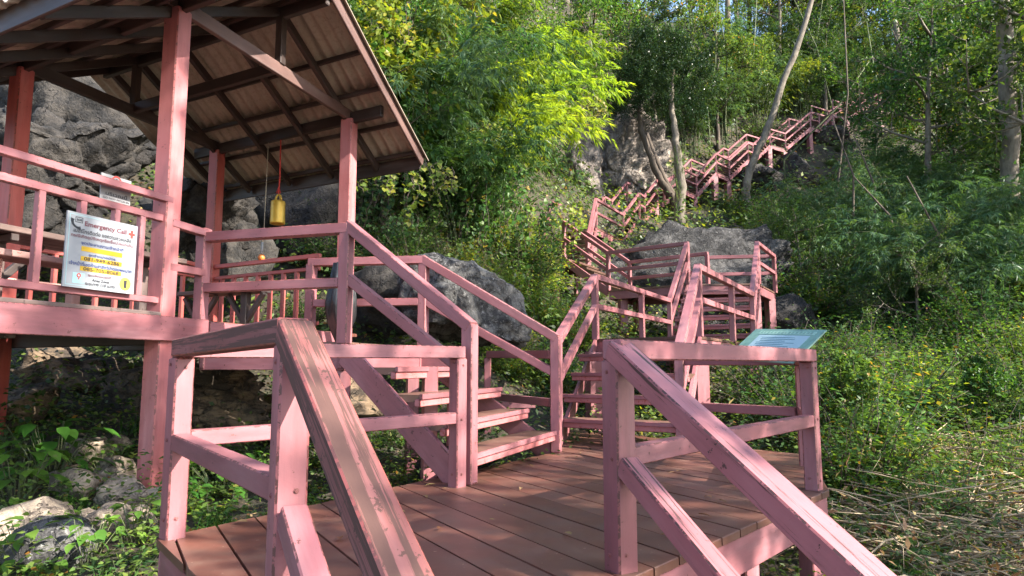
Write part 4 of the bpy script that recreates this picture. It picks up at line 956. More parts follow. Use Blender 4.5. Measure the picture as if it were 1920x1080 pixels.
for k, px, py, Y, s in (('tree_d', 1735, 330, 29, 1.1), ('tree_e', 1790, 300, 31, 1.25), ('tree_d', 2040, 420, 20, 1.3), ('tree_e', 1990, 300, 25, 1.3), ('tree_e', 1345, 250, 41, 1.1), ('tree_d', 1500, 450, 21, .35), ('tree_e', 1880, 300, 28, .9), ('tree_d', 1800, 220, 34, 1.0), ('tree_z', 1760, 215, 38, .9), ('tree_d', 1720, 540, 15.5, .32)):
    put(k, px, py, Y, s, 'leafy tree on the hillside beside the blue green bamboos', 'tree', gT)
gT = 'trees on the hillside behind the stairway'
for k, px, py, Y, s in (('tree_c', 1390, 40, 60, 1.4), ('tree_a', 1300, 40, 58, 1.5), ('tree_c', 1460, 60, 57, 1.3), ('tree_d', 1600, 60, 60, 1.5), ('tree_a', 1780, 130, 50, 1.3), ('tree_c', 1790, 100, 46, 1.0), ('tree_d', 1850, 150, 40, 1.2), ('tree_b', 1760, 190, 42, 1.1), ('tree_e', 1900, 80, 38, 1.3), ('tree_d', 1960, 200, 28, 1.1), ('tree_c', 1850, 60, 55, 1.4), ('tree_a', 1540, 30, 66, 1.6), ('tree_d', 1700, 40, 64, 1.6), ('tree_c', 1900, 20, 60, 1.5), ('tree_e', 1200, 10, 60, 1.7), ('tree_d', 1060, 20, 52, 1.6), ('tree_a', 930, 0, 46, 1.6), ('tree_e', 780, 0, 42, 1.6), ('tree_b', 1980, 300, 24, 1.0), ('tree_d', 1540, 60, 50, 1.1), ('tree_e', 1660, 70, 57, 1.5), ('tree_c', 1510, 20, 60, 1.6), ('tree_e', 1590, 0, 80, 2.2), ('bamboo_a', 1500, 90, 54, 1.8), ('bamboo_g', 1560, 60, 60, 2.0), ('bamboo_f', 1450, 60, 60, 2.0), ('tree_b', 1500, 10, 66, 1.8), ('tree_d', 1550, -10, 72, 2.0), ('tree_d', 1360, -40, 84, 2.4), ('tree_a', 1440, -40, 86, 2.4), ('tree_e', 1520, -40, 88, 2.5), ('tree_c', 1480, -10, 70, 1.8), ('tree_a', 1620, -20, 74, 1.9), ('tree_e', 1760, -10, 72, 1.9), ('tree_c', 1680, 20, 68, 1.7), ('tree_a', 1840, 0, 70, 1.9), ('tree_d', 1400, -20, 72, 1.9), ('tree_c', 1320, -20, 66, 1.8), ('tree_a', 1920, 60, 52, 1.6), ('tree_c', 1740, 60, 58, 1.5), ('tree_d', 1640, 200, 44, .7), ('tree_e', 1600, 170, 50, .8)):
    put(k, px, py, Y, s, 'tall leafy tree on the hillside behind the stairway', 'tree', gT)
hang('vine_a', 770, 318, 11.5, (.75, .7, .6), 'pale lit heart leaved vine hanging beside the roof eave', 'vine')
gV = 'heart leaved vines draped over the slope'
for k, px, py, Y, s in (('vine_a', 700, 60, 13.5, .9), ('vine_b', 745, 20, 14.5, 1.0), ('vine_a', 735, 190, 13.8, .8), ('vine_c', 680, 330, 13.0, .8), ('vine_c', 800, 250, 15.5, 1.1), ('vine_b', 900, 330, 14.0, .8), ('vine_c', 860, 180, 17, 1.2), ('vine_b', 960, 380, 14.5, .8), ('vine_c', 720, 420, 12.6, .6), ('vine_b', 830, 60, 18, 1.2), ('vine_a', 1085, 190, 20.0, .8), ('vine_a', 900, 240, 14.5, .5), ('vine_a', 1040, 400, 17.5, .8)):
    hang(k, px, py, Y, s, 'heart leaved vine draped over the slope behind the pavilion', 'vine', gV)
# lit shrub bank right of the rounded boulder
gS = 'light green shrubs between the boulder and the stairway'
for k in range(26):
    px, py = R4.uniform(930, 1090), R4.uniform(400, 640); Y = 15.5 - (py - 400) / 240 * 4.5 + R4.uniform(-.4, .4)
    p = at(px, py, Y)
    if p.x > .35 + (p.y - 8) * .28: continue
    put(R4.choice(('shrub_a', 'shrub_c', 'shrub_a', 'weed_a', 'fern_a')), px, py, Y, R4.uniform(.5, .85), 'light green leafy shrub on the bank right of the rounded boulder', 'shrub', gS)
gS = 'shrubs behind the pavilion and boulder'
for k in range(34):
    px, py = R4.uniform(560, 960), R4.uniform(330, 560); Y = R4.uniform(11.2, 15)
    put(R4.choice(('shrub_b', 'shrub_a', 'shrub_b', 'fern_a')), px, py, Y, R4.uniform(.45, .9), 'leafy shrub behind the pavilion roof and rounded boulder', 'shrub', gS)
gS = 'shrubs on the open slope under the bright bamboo'
for k in range(48):
    px, py = R4.uniform(850, 1085), R4.uniform(320, 490); Y = R4.uniform(13.5, 20); p = at(px, py, Y)
    if p.x > .2 + (Y - 13.5) * .17: continue
    put(R4.choice(('shrub_a', 'shrub_a', 'shrub_c', 'shrub_b', 'fern_a')), px, py, Y, R4.uniform(.75, 1.25), 'leafy shrub on the slope under the bright bamboo', 'shrub', gS)
gS = 'shrubs left of the upper stairway'
for k in range(26):
    px, py = R4.uniform(1000, 1230), R4.uniform(330, 470); Y = R4.uniform(19.5, 25)
    p = at(px, py, Y)
    if p.x > (Y - 19.5) * .33 - .1: continue
    put(R4.choice(('shrub_a', 'shrub_b', 'shrub_c', 'fern_a')), px, py, Y, R4.uniform(.7, 1.2), 'leafy shrub on the bank left of the upper stairway', 'shrub', gS)
# hillside undergrowth right of the stairway
def in_deck(x, y, mg=.1):
    c = False; cx, cy = .5, 5.5; f = 1 / (1 + mg / 2.2); x, y = cx + (x - cx) * f, cy + (y - cy) * f
    for i in range(len(DP)):
        (x0, y0), (x1, y1) = DP[i], DP[i - 1]
        if (y0 > y) != (y1 > y) and x < (x1 - x0) * (y - y0) / (y1 - y0) + x0: c = not c
    return c
def stair_clear(x, y):
    if in_deck(x, y, .25) or (y < 2.9 and -1.2 < x < 2.2): return False
    for q_ in STP:
        if (x - q_[0]) ** 2 + (y - q_[1]) ** 2 < q_[2] ** 2: return False
    return True
STP = []
def seg(a, b, wd):
    for i in range(9): STP.append((a[0] + (b[0] - a[0]) * i / 8, a[1] + (b[1] - a[1]) * i / 8, wd))
seg((1.2, 7.5), (1.9, 10), 1.3); seg((1.9, 10), (4, 13.7), 1.5); seg((4, 13.7), (5, 16), 1.6); seg((3, 17.6), (6, 17), 1.8)
for (a_, b_) in levels: STP += [(a_.x - .4, a_.y + .5, 1.4), (b_.x - .4, b_.y + .5, 1.4)]
for i in range(len(levels) - 1): seg((levels[i][1].x - .4, levels[i][1].y + .4), (levels[i + 1][0].x - .4, levels[i + 1][0].y + .4), 1.3)
gS = 'undergrowth shrubs on the slope right of the stairway'
n = 0
while n < 150:
    Y = R4.uniform(9.5, 34); px = R4.uniform(1340, 2010); x = Y * (px - 960) / FPX
    if not stair_clear(x, Y): continue
    if x < 3.5 + (Y - 9) * .33: continue
    g = ground(x, Y); k = R4.choice(('shrub_b', 'shrub_a', 'shrub_b', 'shrub_c' if px > 1560 else 'shrub_b', 'fern_a'))
    plant(k, place(V((x, Y, g - .05)), R4.uniform(.6, 1.25) * (1 + (Y - 10) * .02), R4.uniform(0, 6.28)), 'green leafy shrub in the undergrowth right of the stairway', 'shrub', gS); n += 1
gS = 'shrubs under and above the upper stairway'; n = 0
while n < 60:
    i = R4.randrange(len(levels)); a_ = levels[i][0]; x, y = a_.x + R4.uniform(-7, 5), a_.y + R4.uniform(-5, 7)
    if not stair_clear(x, y): continue
    if 1.5 < x < 8 and 24 < y < 33: n += .2; continue
    # nothing tall straight in front of the stairs
    low = (x - a_.x) * .75 - (y - a_.y) * .6 > 0
    plant(R4.choice(('shrub_a', 'shrub_b', 'shrub_b', 'fern_a')), place(V((x, y, ground(x, y) - .05)), R4.uniform(.5, .8) if low else R4.uniform(1.0, 1.9), R4.uniform(0, 6.28)), 'leafy shrub beside the upper stairway', 'shrub', gS); n += 1
# sunny weeds, dry brush and grass on the bank right of the deck
gW = 'sunlit weeds on the bank right of the deck'; n = 0
while n < 95:
    px, py = R4.uniform(1330, 1925), R4.uniform(625, 850); p = onground(px, py)
    if not stair_clear(p.x, p.y) or p.y > 16: n += .2; continue
    plant(R4.choice(('weed_a', 'weed_b', 'weed_b', 'weed_c', 'shrub_c')), place(sink(p), R4.uniform(.7, 1.25), R4.uniform(0, 6.28)), 'sunlit leafy weed on the bank right of the deck', 'weed', gW); n += 1
gW = 'tall weeds beside the information board'
for k in range(22):
    px, py = R4.uniform(1345, 1600), R4.uniform(700, 800); p = onground(px, py)
    if not stair_clear(p.x, p.y): continue
    plant(R4.choice(('shrub_c', 'weed_b', 'weed_a')), place(sink(p), R4.uniform(.8, 1.3), R4.uniform(0, 6.28)), 'tall light green weed beside the information board', 'weed', gW)
gW = 'bushy weeds among the dry brush'; n = 0
while n < 46:
    px, py = R4.uniform(1570, 1930), R4.uniform(740, 1040); p = onground(px, py)
    if not stair_clear(p.x, p.y): n += .2; continue
    plant(R4.choice(('weed_a', 'weed_b', 'fern_a', 'shrub_c', 'shrub_a', 'weed_c', 'grass_a')), place(sink(p), R4.uniform(.55, 1.0), R4.uniform(0, 6.28)), 'bushy weed growing through the dry brush on the sunny bank', 'weed', gW); n += 1
gW = 'large leaved saplings on the sunny bank'; n = 0
while n < 34:
    px, py = R4.uniform(1540, 1930), R4.uniform(610, 900); p = onground(px, py)
    if not stair_clear(p.x, p.y) or p.y > 16: n += .2; continue
    k = R4.choice(('broad_a', 'broad_b', 'tree_y', 'tree_y', 'shrub_a', 'fern_a', 'shrub_b')); s_ = {'broad_a': 1.3, 'broad_b': 1.4, 'tree_y': .2, 'shrub_a': 1.1, 'fern_a': 1.3, 'shrub_b': .9}[k] * R4.uniform(.75, 1.15)
    plant(k, place(sink(p), s_, R4.uniform(0, 6.28)), 'larger leaved sapling standing out of the weeds on the sunny bank', 'plant', gW, name='sapling'); n += 1
gW = 'heaps of dry brush right of the deck'; n = 0
while n < 40:
    px, py = R4.uniform(1570, 1930), R4.uniform(760, 1010); p = onground(px, py)
    if not stair_clear(p.x, p.y): n += .2; continue
    plant(R4.choice(('dry_a', 'dry_b')), place(sink(p, .02), R4.uniform(.6, 1.0), R4.uniform(0, 6.28)), 'tangled dry brush on the bank right of the deck', 'dry brush', gW); n += 1
gW = 'leafy weeds and grass at the foot of the deck edge'; n = 0
while n < 70:
    px, py = R4.uniform(1400, 1900), R4.uniform(900, 1150); p = onground(px, py, 3.0)
    if not stair_clear(p.x, p.y): n += .2; continue
    k = R4.choice(('grass_a', 'grass_b', 'weed_c', 'weed_a')) if px < 1650 else R4.choice(('weed_b', 'grass_b', 'dry_b', 'dry_b', 'weed_c'))
    plant(k, place(sink(p, .03), R4.uniform(.6, 1.0), R4.uniform(0, 6.28)), 'green weed or grass tuft below the right deck edge', 'weed', gW); n += 1
# weeds on the left bank, under the deck and stair
gW = 'weeds on the shaded bank below the pavilion'; n = 0
while n < 80:
    px, py = R4.uniform(-30, 900), R4.uniform(800, 1120); p = onground(px, py, 2.8)
    if p.y < 3.2 and p.x > -2: n += .1; continue
    if (p.x - P1.x) ** 2 + (p.y - P1.y) ** 2 < .2: continue
    if px < 330 and R4.random() < .72: n += .3; continue
    if not (p.x < -1.6 - (3.6 - p.y) * .8 or p.y > 3.7 + (p.x + 1.8) * 1.2 + .35): n += .1; continue
    plant(R4.choice(('weed_a', 'weed_c', 'weed_b', 'weed_a', 'grass_b')), place(sink(p, .03), R4.uniform(.4, .75), R4.uniform(0, 6.28)), 'small green weed on the shaded bank below the pavilion', 'weed', gW); n += 1
for px, py, s, k, lb in ((95, 905, 1.15, 'broad_a', 'big leaved plant with oval leaves beside the tan stones'), (30, 960, 1.05, 'broad_a', 'broad leaved plant spreading at the lower corner'), (190, 880, .55, 'broad_b', 'dark broad leaved plant behind the tan stones'), (15, 870, .7, 'broad_b', 'small broad leaved plant under the pavilion edge'), (410, 930, .8, 'broad_a', 'broad leaved plant pressed against the deck corner'), (455, 905, .7, 'broad_b', 'broad leaved plant behind the low deck rail'), (330, 960, .6, 'broad_b', 'broad leaved plant beside the deck corner post'), (160, 1060, .7, 'broad_b', 'round leaved plant at the bottom edge'), (255, 1020, .7, 'broad_b', 'round leaved plant at the deck corner'), (50, 1075, .7, 'broad_a', 'light green plant in the lower corner')):
    plant(k, place(sink(onground(px, py, 2.8), .03), s, R4.uniform(0, 6)), lb, 'plant')
# dead bamboo pole and stakes on the bank
a_, b_ = onground(1690, 880), onground(1875, 1090)
pp = [a_.lerp(b_, i / 8) + V((0, 0, .10 + .02 * math.sin(i * 1.7))) for i in range(9)]
tag(tube_obj('dead_pole', pp, [.035, .04, .036, .041, .038, .042, .04, .043, .04], BARKG, None, 8), 'long dead bamboo pole lying down the bank', 'pole')
for i, (px, py, h_, lb) in enumerate(((1578, 905, .95, 'thin dead stake standing at the deck corner'), (1625, 930, .6, 'short dead stake among the dry brush'))):
    p = onground(px, py); tag(tube_obj('wooden_stake', [sink(p, .1), p + V((.03, 0, h_ * .3)), p + V((.0, .02, h_ * .6)), p + V((.07, .03, h_ * .85)), p + V((.10, .03, h_))], [.034, .026, .03, .022, .012], TWIG, None, 7), lb, 'stake')
for i in range(30):
    px, py = R4.uniform(1560, 1900), R4.uniform(560, 960); p = onground(px, py); a = R4.uniform(0, 6.28); L_ = R4.uniform(.7, 1.8)
    pts = [p + V((math.cos(a), math.sin(a), 0)) * L_ * t + V((0, 0, .1 + t * R4.uniform(.1, .5) * L_ - t * t * .2)) for t in (0, .25, .5, .75, 1)]
    tag(tube_obj('dead_branch', pts, [.02, .018, .015, .011, .006], TWIG, None, 5), 'thin pale dead branch in the undergrowth right of the deck', 'branch', 'dead branches in the undergrowth')
# bare culms standing in the right-hand bamboo and behind the stairs
def culm(px0, py0, px1, py1, Y, rad, lb, gp):
    a, b = at(px0, py0, Y), at(px1, py1, Y); g = V((a.x, a.y, min(a.z, ground(a.x, a.y)) - .1)); m_ = a.lerp(b, .5) + V((rad * 9, 0, 0))
    tag(tube_obj('bamboo_culm', [g, a, m_, b], [rad, rad, rad * .8, rad * .4], BARKD if Y < 30 else CULM, None, 6), lb, 'bamboo', gp)
for i, (x0, y0, x1, y1, Y) in enumerate(((1565, 400, 1580, -40, 26), (1600, 440, 1560, 220, 22), (1640, 450, 1600, 250, 22), (1310, 260, 1345, -20, 40), (1360, 230, 1340, -20, 41), (1380, 220, 1420, -20, 42), (1330, 250, 1290, 60, 40), (1640, 330, 1625, 40, 36), (1850, 200, 1815, -20, 34), (1560, 200, 1480, -20, 47), (1490, 210, 1545, -20, 48), (1470, 300, 1640, 100, 34), (1770, 560, 1700, 330, 17), (1690, 480, 1600, 330, 19))):
    culm(x0, y0, x1, y1, Y, .04 if Y < 30 else .05, 'slender bare culm rising among the bamboo', 'bare culms in the bamboo')
# leaf litter and creeping ground cover over the whole slope (uncountable)
def cover(name, label, n, seed, mat, tmpl, L, region, lift, aspect, flat=.5, tintf=None):
    rg = np.random.default_rng(seed); pts = []
    r0, r1, a0, a1 = region
    rr = np.exp(rg.uniform(math.log(r0), math.log(r1), n)); an = rg.uniform(a0, a1, n); x, y = rr * np.sin(an), rr * np.cos(an)
    cl = np.sin(x * 1.7 + 2 * np.sin(y * .9 + seed)) * np.cos(y * 1.3 + np.sin(x * 1.1)) + rg.normal(0, .5, n)
    keep = cl > -.35; x, y, rr = x[keep], y[keep], rr[keep]; m = len(x)
    e = .15; z = ground_np(x, y); gx = (ground_np(x + e, y) - z) / e; gy = (ground_np(x, y + e) - z) / e
    nr = np.stack([-gx, -gy, np.ones(m)], -1); nr /= np.linalg.norm(nr, axis=1, keepdims=True)
    pos = np.stack([x, y, z], -1) + nr * (rg.random(m) ** 1.5 * lift * (.5 + rr / 14))[:, None]
    d = rg.normal(size=(m, 3)); d -= nr * (d * nr).sum(1, keepdims=True) * .7; nn = nr + rg.normal(0, flat, (m, 3))
    sc = L * rg.uniform(.6, 1.3, m) * np.clip(rr / 8, .8, 4.5) ** .95
    ob = link(name, leaf_mesh(name, pos, d, nn, sc, sc * aspect, rg.random(m), tmpl, mat)); tag(ob, label, None, None, 'stuff'); return ob
cover('leaf_litter', 'dry fallen leaves scattered on the slope', 14000, 1, DRY, 'quad', .05, (3, 60, -.85, .85), .03, .5, .35)
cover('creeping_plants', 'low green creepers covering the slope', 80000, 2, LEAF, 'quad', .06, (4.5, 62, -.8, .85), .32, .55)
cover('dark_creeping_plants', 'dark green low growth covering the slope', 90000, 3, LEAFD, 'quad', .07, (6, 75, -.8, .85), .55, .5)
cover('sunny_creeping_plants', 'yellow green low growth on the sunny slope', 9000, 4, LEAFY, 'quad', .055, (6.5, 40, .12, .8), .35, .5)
# fallen leaves on the deck
rl_ = random.Random(12); lf = Leaves(); one = []
for k in range(5):
    lf = Leaves(); lf.add((0, 0, 0), (1, 0, .08), (0, 0, 1), 1.0, rl_.uniform(.35, .6), rl_.random()); one.append(lf.mesh('fallen_leaf', 'broad', DRY))
k = 0
while k < 44:
    x, y = rl_.uniform(-1.6, 2.7), rl_.uniform(2.6, 8.5)
    if not in_deck(x, y, -.25): continue
    s_ = rl_.uniform(.035, .085)
    tag(link('fallen_leaf', one[k % 5], None, None, Matrix.Translation((x, y, .008 + s_ * .10)) @ Matrix.Rotation(rl_.uniform(0, 6.28), 4, 'Z') @ Matrix.Rotation(rl_.uniform(-.25, .25), 4, 'X') @ Matrix.Scale(s_, 4)), 'small dry fallen leaf lying on the brown deck boards', 'leaf', 'fallen leaves on the deck'); k += 1
# labels that tell the members of each visible group apart, counted along the picture
ORD = 'first second third fourth fifth sixth seventh eighth ninth tenth eleventh twelfth thirteenth fourteenth fifteenth sixteenth seventeenth eighteenth nineteenth twentieth'.split()
def ordn(i): return ORD[i] if i < 20 else ('twenty-' + ORD[i - 20] if i < 29 else ('thirtieth' if i == 29 else ('thirty-' + ORD[i - 30] if i < 39 else ('fortieth' if i == 39 else 'forty-' + ORD[i - 40]))))
def order_labels(group, phrase):
    obs = [o for o in COL.objects if o.parent is None and o.get('group') == group]
    obs.sort(key=lambda o: o.matrix_basis.translation.x / max(.5, o.matrix_basis.translation.y))
    for i, o in enumerate(obs):
        if i < 49: o['label'] = '%s from the left of %s' % (ordn(i), phrase)
for g_, ph in (('bright bamboo arching over the stairway', 'the bright yellow green bamboos above the boulder'), ('mid green bamboo on the slope behind the pavilion', 'the mid green bamboos on the slope behind the pavilion'),
               ('blue green bamboo on the slope right of the stairway', 'the blue green bamboos beside the thick grey trunk'), ('bamboo grove above the stairway', 'the tall bamboos uphill of the stairway'),
               ('broadleaf trees on the slope behind the pavilion', 'the broadleaf trees on the slope behind the pavilion'), ('trees on the hillside behind the stairway', 'the tall leafy trees on the hilltop'),
               ('heart leaved vines draped over the slope', 'the heart leaved vines on the slope'), ('light green shrubs between the boulder and the stairway', 'the light green shrubs beside the rounded boulder'),
               ('shrubs behind the pavilion and boulder', 'the leafy shrubs behind the rounded boulder'), ('shrubs left of the upper stairway', 'the shrubs below the pale cliff'), ('bare culms in the bamboo', 'the bare bamboo culms'), ('large leaved trees near the pavilion roof', 'the large leaved trees close behind the pavilion roof'), ('shrubs on the open slope under the bright bamboo', 'the leafy shrubs under the bright bamboo'), ('large leaved saplings on the sunny bank', 'the larger leaved saplings on the sunny bank'), ('trees on the right hillside', 'the leafy trees among the blue green bamboos'),
               ('heaps of dry brush right of the deck', 'the dry brush heaps on the sunny bank'), ('dead branches in the undergrowth', 'the thin dead branches in the undergrowth')):
    order_labels(g_, ph)
# ------------------------------------------------------------------ signs, bell, bag
def px_of(p):
    z = p.z - CZ; d = p.y * math.cos(TH) + z * math.sin(TH); return 960 + FPX * p.x / d
def along(px, z, off, base=None, direc=None):
    base = base if base is not None else P1; direc = direc if direc is not None else ev; lo, hi = -2.8, 2.8
    f = lambda t: px_of(V((base.x, base.y, z)) + direc * t + off) - px
    for _ in range(60):
        m_ = (lo + hi) / 2
        if f(m_) < 0: lo = m_
        else: hi = m_
    return lo
def flat_mat(name, col, rough=.45): return simple(name, col, rough, 0, .04, 5, 0)
WHITE, YEL, NAVY, REDT, BLUEP, BLK = flat_mat('sign_white', (.27, .285, .31), .75), flat_mat('sign_yellow', (.48, .31, .02)), flat_mat('sign_blue', (.015, .035, .17)), flat_mat('sign_red', (.42, .05, .04)), flat_mat('sign_pale_blue', (.28, .46, .50)), flat_mat('sign_black', (.02, .022, .03))
GREYS = flat_mat('sign_grey', (.24, .24, .25)); GREYT = flat_mat('sign_grey_text', (.03, .028, .034)); PINKT = flat_mat('sign_pinkish', (.14, .04, .055)); PALEY = flat_mat('sign_lemon', (.50, .44, .06))
def box_on(name, M, x0, x1, y0, y1, z0, z1, mat, parent):
    me = mesh(name, [(x, y, z) for z in (z0, z1) for x, y in ((x0, y0), (x1, y0), (x1, y1), (x0, y1))], [(3, 2, 1, 0), (4, 5, 6, 7), (0, 1, 5, 4), (1, 2, 6, 5), (2, 3, 7, 6), (3, 0, 4, 7)])
    return link(name, me, mat, parent, M)
def disc_on(name, M, cx, cy, r, z0, z1, mat, parent, n=28, inner=0):
    vs, fs_ = [], []
    for z in (z0, z1):
        vs += [(cx + r * math.cos(2 * math.pi * k / n), cy + r * math.sin(2 * math.pi * k / n), z) for k in range(n)]
    if inner:
        for z in (z0, z1): vs += [(cx + inner * math.cos(2 * math.pi * k / n), cy + inner * math.sin(2 * math.pi * k / n), z) for k in range(n)]
        for k in range(n):
            j = (k + 1) % n; fs_ += [(n + k, n + j, 3 * n + j, 3 * n + k), (k, j, n + j, n + k), (2 * n + k, 3 * n + k, 3 * n + j, 2 * n + j)]
    else:
        fs_ = [tuple(range(n, 2 * n))] + [(k, (k + 1) % n, n + (k + 1) % n, n + k) for k in range(n)]
    return link(name, mesh(name, vs, fs_), mat, parent, M)
def text_on(body, M, cx, cy, width, height, z, mat, parent, bold=0.0):
    cu = bpy.data.curves.new('lettering', 'FONT'); cu.body = body; cu.align_x = 'CENTER'; cu.resolution_u = 3; cu.offset = bold + .014
    ob = bpy.data.objects.new('lettering_curve', cu); COL.objects.link(ob); bpy.context.view_layer.update()
    me = bpy.data.meshes.new_from_object(ob.evaluated_get(bpy.context.evaluated_depsgraph_get())); bpy.data.objects.remove(ob)
    n = len(me.vertices)
    if n == 0: return
    co = np.empty(n * 3, np.float32); me.vertices.foreach_get('co', co); co = co.reshape(-1, 3)
    lo, hi = co.min(0), co.max(0); co[:, 0] = (co[:, 0] - (lo[0] + hi[0]) / 2) / (hi[0] - lo[0]) * width + cx
    co[:, 1] = (co[:, 1] - (lo[1] + hi[1]) / 2) / (hi[1] - lo[1]) * height + cy; co[:, 2] = z
    me.vertices.foreach_set('co', co.ravel()); me.update(); me.materials.clear()
    return link('lettering', me, mat, parent, M)
# emergency sign on the pavilion railing
so_ = uv * .095; t0, t1 = along(127, 2.0, so_), along(258, 2.0, so_)
o = P1 + so_ + ev * t0; zt = CZ + o.y * tz(394); zb = CZ + o.y * tz(536); SW, SH = t1 - t0, zt - zb
M = Matrix(((ev.x, 0, ev.y, o.x), (ev.y, 0, -ev.x, o.y), (0, 1, 0, zb), (0, 0, 0, 1)))
sg = thing('emergency_sign', 'white emergency call notice with yellow phone number bars on the railing', 'sign', (o.x, o.y, zb))
box_on('board', M, 0, SW, 0, SH, -.012, 0, WHITE, sg)
bx = lambda nm, x0, x1, y0, y1, m_, z=.0015: box_on(nm, M, x0 * SW, x1 * SW, y0 * SH, y1 * SH, 0, z, m_, sg)
for q_ in ((.03, .97, .966, .973), (.03, .97, .03, .037), (.03, .037, .037, .966), (.963, .97, .037, .966)): bx('border_line', *q_, BLUEP)
tx = lambda s, cx, cy, w_, h_, m_, b_=0.0, z=.003: text_on(s, M, cx * SW, cy * SH, w_ * SW, h_ * SH, z, m_, sg, b_)
tx('Emergency Call', .53, .865, .60, .085, PINKT, .008)
tx('SOS', .155, .905, .07, .03, BLK, .02); 
for q_ in ((.105, .205, .935, .943), (.105, .205, .868, .876), (.105, .112, .876, .935), (.198, .205, .876, .935)): bx('icon_line', *q_, BLK)
def arc_strip(cx, cy, r, a0, a1, w0, mat):
    vs, fs_ = [], []
    for k in range(13):
        a = a0 + (a1 - a0) * k / 12; w_ = w0 * (1 + .9 * abs(k / 6 - 1) ** 3)
        for rr_ in (r - w_, r + w_): vs.append(((cx + rr_ * math.cos(a)) * SW, (cy + rr_ * math.sin(a)) * SH, .003))
    for k in range(12): fs_.append((2 * k, 2 * k + 1, 2 * k + 3, 2 * k + 2))
    link('phone_icon', mesh('phone_icon', vs, fs_), mat, sg, M)
arc_strip(.155, .885, .09, math.radians(165), math.radians(285), .013, BLK)
bx('red_cross', .865, .965, .845, .88, REDT); bx('red_cross', .898, .932, .805, .92, REDT, .0021)
tx('เบอร์โทรติดต่อ ขอความช่วยเหลือ', .50, .765, .82, .06, GREYT); tx('กรณีเกิดอุบัติเหตุหรือเจ็บป่วยฉุกเฉิน', .50, .69, .88, .062, PINKT)
tx('จุดประสานงานเจ้าหน้าที่', .50, .605, .60, .06, NAVY); bx('yellow_bar', .21, .79, .50, .565, YEL)
tx('จุดจำหน่ายบัตร', .50, .455, .38, .05, NAVY); bx('yellow_bar', .21, .79, .37, .43, YEL); tx('081-949-6286', .50, .40, .50, .05, GREYT, .006, .0035)
tx('เจ้าหน้าที่เขตห้ามล่าสัตว์ป่าดอยพระบาท', .50, .325, .88, .055, NAVY); bx('yellow_bar', .21, .79, .235, .295, YEL); tx('085-705-8068', .50, .265, .50, .05, GREYT, .006, .0035)
tx('จุดแจ้งเหตุจุดที่ 1', .50, .185, .36, .045, PINKT); tx('Area Zone', .50, .125, .24, .035, GREYT, .006); tx('ระยะทาง 110 เมตร', .50, .07, .42, .042, GREYT)
disc_on('yellow_disc', M, .86 * SW, .13 * SH, .085 * SW, 0, .0015, PALEY, sg); tx('1', .86, .13, .045, .11, GREYT, 0)
bx('map_patch', .12, .28, .06, .20, BLUEP); disc_on('map_pin', M, .20 * SW, .165 * SH, .028 * SW, .0015, .0025, REDT, sg, inner=.014 * SW); disc_on('map_pin', M, .20 * SW, .12 * SH, .01 * SW, .0015, .0025, REDT, sg)
# small grey prohibition sign behind the handrail
so_ = uv * -.01; t0, t1 = along(189, 2.3, so_), along(245, 2.3, so_); o = P1 + so_ + ev * t0; zt = CZ + o.y * tz(323); zb = CZ + o.y * tz(373); SW, SH = t1 - t0, zt - zb
M = Matrix(((ev.x, 0, ev.y, o.x), (ev.y, 0, -ev.x, o.y), (0, 1, 0, zb), (0, 0, 0, 1)))
sg = thing('prohibition_sign', 'small grey prohibition notice behind the pavilion handrail', 'sign', (o.x, o.y, zb))
box_on('board', M, 0, SW, 0, SH, -.008, 0, GREYS, sg)
disc_on('ring', M, .5 * SW, .80 * SH, .17 * SW, 0, .002, REDT, sg, inner=.125 * SW); disc_on('figure_head', M, .5 * SW, .875 * SH, .03 * SW, 0, .002, GREYT, sg)
bx('figure_body', .46, .54, .75, .84, GREYT, .0015); bx('figure_leg', .455, .49, .68, .75, GREYT, .0015); bx('figure_leg', .51, .545, .68, .75, GREYT, .0015); bx('figure_arm', .40, .60, .80, .825, GREYT, .0018)
tx('บริเวณนี้', .52, .30, .72, .15, GREYT); tx('DO NOT PITCH IN', .52, .12, .86, .07, GREYT)
# brass bell on a red cord, striker cord with an orange ball
GOLD = simple('brass', (.78, .50, .08), .4, .4, .2, 6, .1); REDC = simple('red_cord', (.55, .05, .04), .7); CORD = simple('pale_cord', (.5, .44, .34), .8); ORNG = simple('orange_ball', (.75, .22, .05), .5)
def lathe(name, prof, c, mat, parent, n=28):
    vs, fs_ = [], []
    for r, z in prof: vs += [(r * math.cos(2 * math.pi * k / n), r * math.sin(2 * math.pi * k / n), z) for k in range(n)]
    for i in range(len(prof) - 1):
        for k in range(n): fs_.append((i * n + k, i * n + (k + 1) % n, (i + 1) * n + (k + 1) % n, (i + 1) * n + k))
    return link(name, mesh(name, vs, fs_, True), mat, parent, Matrix.Translation(c))
def on_plate(px):
    lo, hi = 0., 1.
    for _ in range(50):
        m_ = (lo + hi) / 2; p = P3.lerp(P2, m_)
        if px_of(V((p.x, p.y, 4.0))) < px: lo = m_
        else: hi = m_
    return P3.lerp(P2, lo)
bp = on_plate(526); b0 = CZ + bp.y * tz(420); b1 = CZ + bp.y * tz(376); hb = b1 - b0; R_ = .100
bell = thing('brass_bell', 'golden cylindrical bell hanging on a red cord in the pavilion', 'bell', (bp.x, bp.y, b0))
lathe('bell_body', [(R_ * .9, .0), (R_ * 1.0, .0), (R_ * 1.03, .02), (R_, .05), (R_ * .98, hb * .5), (R_ * .98, hb * .9), (R_ * .9, hb * .97), (R_ * .5, hb), (.001, hb)], V((bp.x, bp.y, b0)), GOLD, bell)
lathe('bell_rim', [(R_ * .9, .001), (R_ * .86, .03), (R_ * .84, hb * .8), (.001, hb * .9)], V((bp.x, bp.y, b0)), GOLD, bell)
